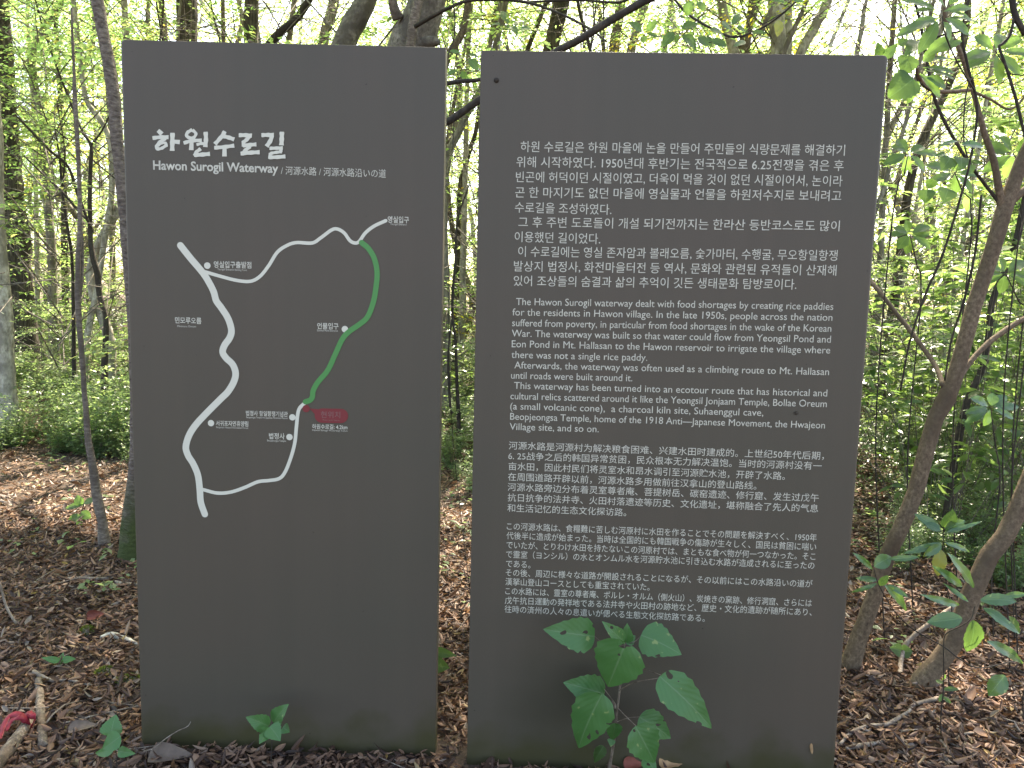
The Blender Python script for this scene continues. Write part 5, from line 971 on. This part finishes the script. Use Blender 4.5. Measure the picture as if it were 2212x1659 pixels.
T, TF, UV = leaf_t(8, 0.40, 'ell', 0.1, 0.1, 6, 7.0); V, F = scatter(T, TF, [np.zeros(3)], [(0.1, -0.05, -1)], [(0.2, 1, 0)], [0.034]); obj('blade', qmesh('blade', V, F, M_DT, uv=UV), t)
u_, v_ = onpanel(RP, *t3(733, 1017 + 1659)); q = RP['o'] + u_ * np.array([math.cos(RP['rz']), math.sin(RP['rz'])])
bm = bmesh.new(); bmesh.ops.create_uvsphere(bm, u_segments=10, v_segments=6, radius=0.004); bmesh.ops.scale(bm, vec=(0.8, 0.5, 1.4), verts=bm.verts)
for a in range(6):
    s = 1 if a % 2 else -1; r_ = bmesh.ops.create_cube(bm, size=1.0); bmesh.ops.scale(bm, vec=(0.006, 0.0005, 0.0006), verts=r_['verts']); bmesh.ops.rotate(bm, matrix=Matrix.Rotation(s * (a - 2.5) * 0.25, 3, 'Y'), verts=r_['verts']); bmesh.ops.translate(bm, vec=(s * 0.005, 0, (a // 2 - 1) * 0.003), verts=r_['verts'])
me = bpy.data.meshes.new('insect'); bm.to_mesh(me); bm.free(); me.materials.append(BK['twig']); tag(obj('insect', me, None, (q[0], q[1] - 0.0025, v_)), 'tiny brown insect on the text panel, right of the English paragraph', 'insect')

# ------------------------------------------------------------------ openings in the canopy that let sun patches through
bpy.context.view_layer.update()
LINES = [(ground(30, 1040), 1.05), (ground(120, 1045), 1.1), (ground(190, 1070), 0.8), (ground(10, 1110), 0.45), (at(26, 600, 7.0), 0.5), (at(26, 800, 7.0), 0.5), (ground(1960, 1300), 0.25), (ground(2090, 1200), 0.5), (ground(1930, 1180), 0.5), (ground(975, 1240), 0.5), (ground(985, 1150), 0.4), (ground(965, 1300), 0.3), (ground(250, 1140), 0.2), (ground(2100, 1485), 0.16), (ground(2190, 1440), 0.2),
         (ground(40, 940), 0.45), (ground(120, 920), 0.5), (ground(210, 930), 0.45), (ground(160, 960), 0.3), (ground(1900, 1060), 0.5), (ground(2000, 1010), 0.5), (ground(2160, 1050), 0.5), (ground(985, 1040), 0.4), (at(60, 800, 8), 0.6), (at(150, 760, 9), 0.8), (at(220, 700, 9), 0.7), (at(100, 880, 7.4), 0.5), (at(200, 860, 7.6), 0.5), (at(1940, 900, 7), 0.7), (at(1990, 1000, 5.4), 0.4), (at(2060, 700, 6), 0.7), (at(1930, 700, 8), 0.8), (at(2150, 760, 6), 0.6), (at(2120, 560, 6), 0.6), (at(1960, 560, 7), 0.7), (at(985, 900, 7.5), 0.5), (at(985, 700, 9), 0.7)]
for k in range(90):
    y = rng.uniform(5.5, 16); LINES.append((np.array([rng.uniform(-1, 1) * 0.78 * y, y, rng.uniform(0, 1.2)]), rng.uniform(0.2, 0.6)))
LO = np.array([l[0] for l in LINES]); LR = np.array([l[1] for l in LINES]); SD = np.array(sdir)
for o in list(scene.objects):
    if o.type != 'MESH' or o.name.split('.')[0] != 'crown': continue
    mw = np.array(o.matrix_world); c = (mw @ np.array([0, 0, 4.0 if o.name.startswith('crown') else 0.8, 1]))[:3]
    q = c - LO; d = np.linalg.norm(q - np.outer(q @ SD, SD), axis=1); near = (d < LR + 6.5) & (q @ SD > -3)
    if not near.any(): continue
    me = o.data; V = np.empty(len(me.vertices) * 3, np.float32); me.vertices.foreach_get('co', V); V = V.reshape(-1, 3)
    F = np.empty(len(me.loops), np.int32); me.loops.foreach_get('vertex_index', F); F = F.reshape(-1, 4)
    mi = np.empty(len(F), np.int32); me.polygons.foreach_get('material_index', mi)
    W = V @ mw[:3, :3].T + mw[:3, 3]; C = W[F[:, 0]]; kill = np.zeros(len(F), bool)
    for g, r in zip(LO[near], LR[near]):
        q = C - g; t = q @ SD; kill |= (t > 0.25) & (np.linalg.norm(q - t[:, None] * SD, axis=1) < r)
    kill &= (mi == 0) & (rng.uniform(size=len(F)) < 0.975)
    if kill.sum() < 30: continue
    o.data = qmesh(me.name.split('.')[0], V, F[~kill], list(me.materials), mi[~kill])
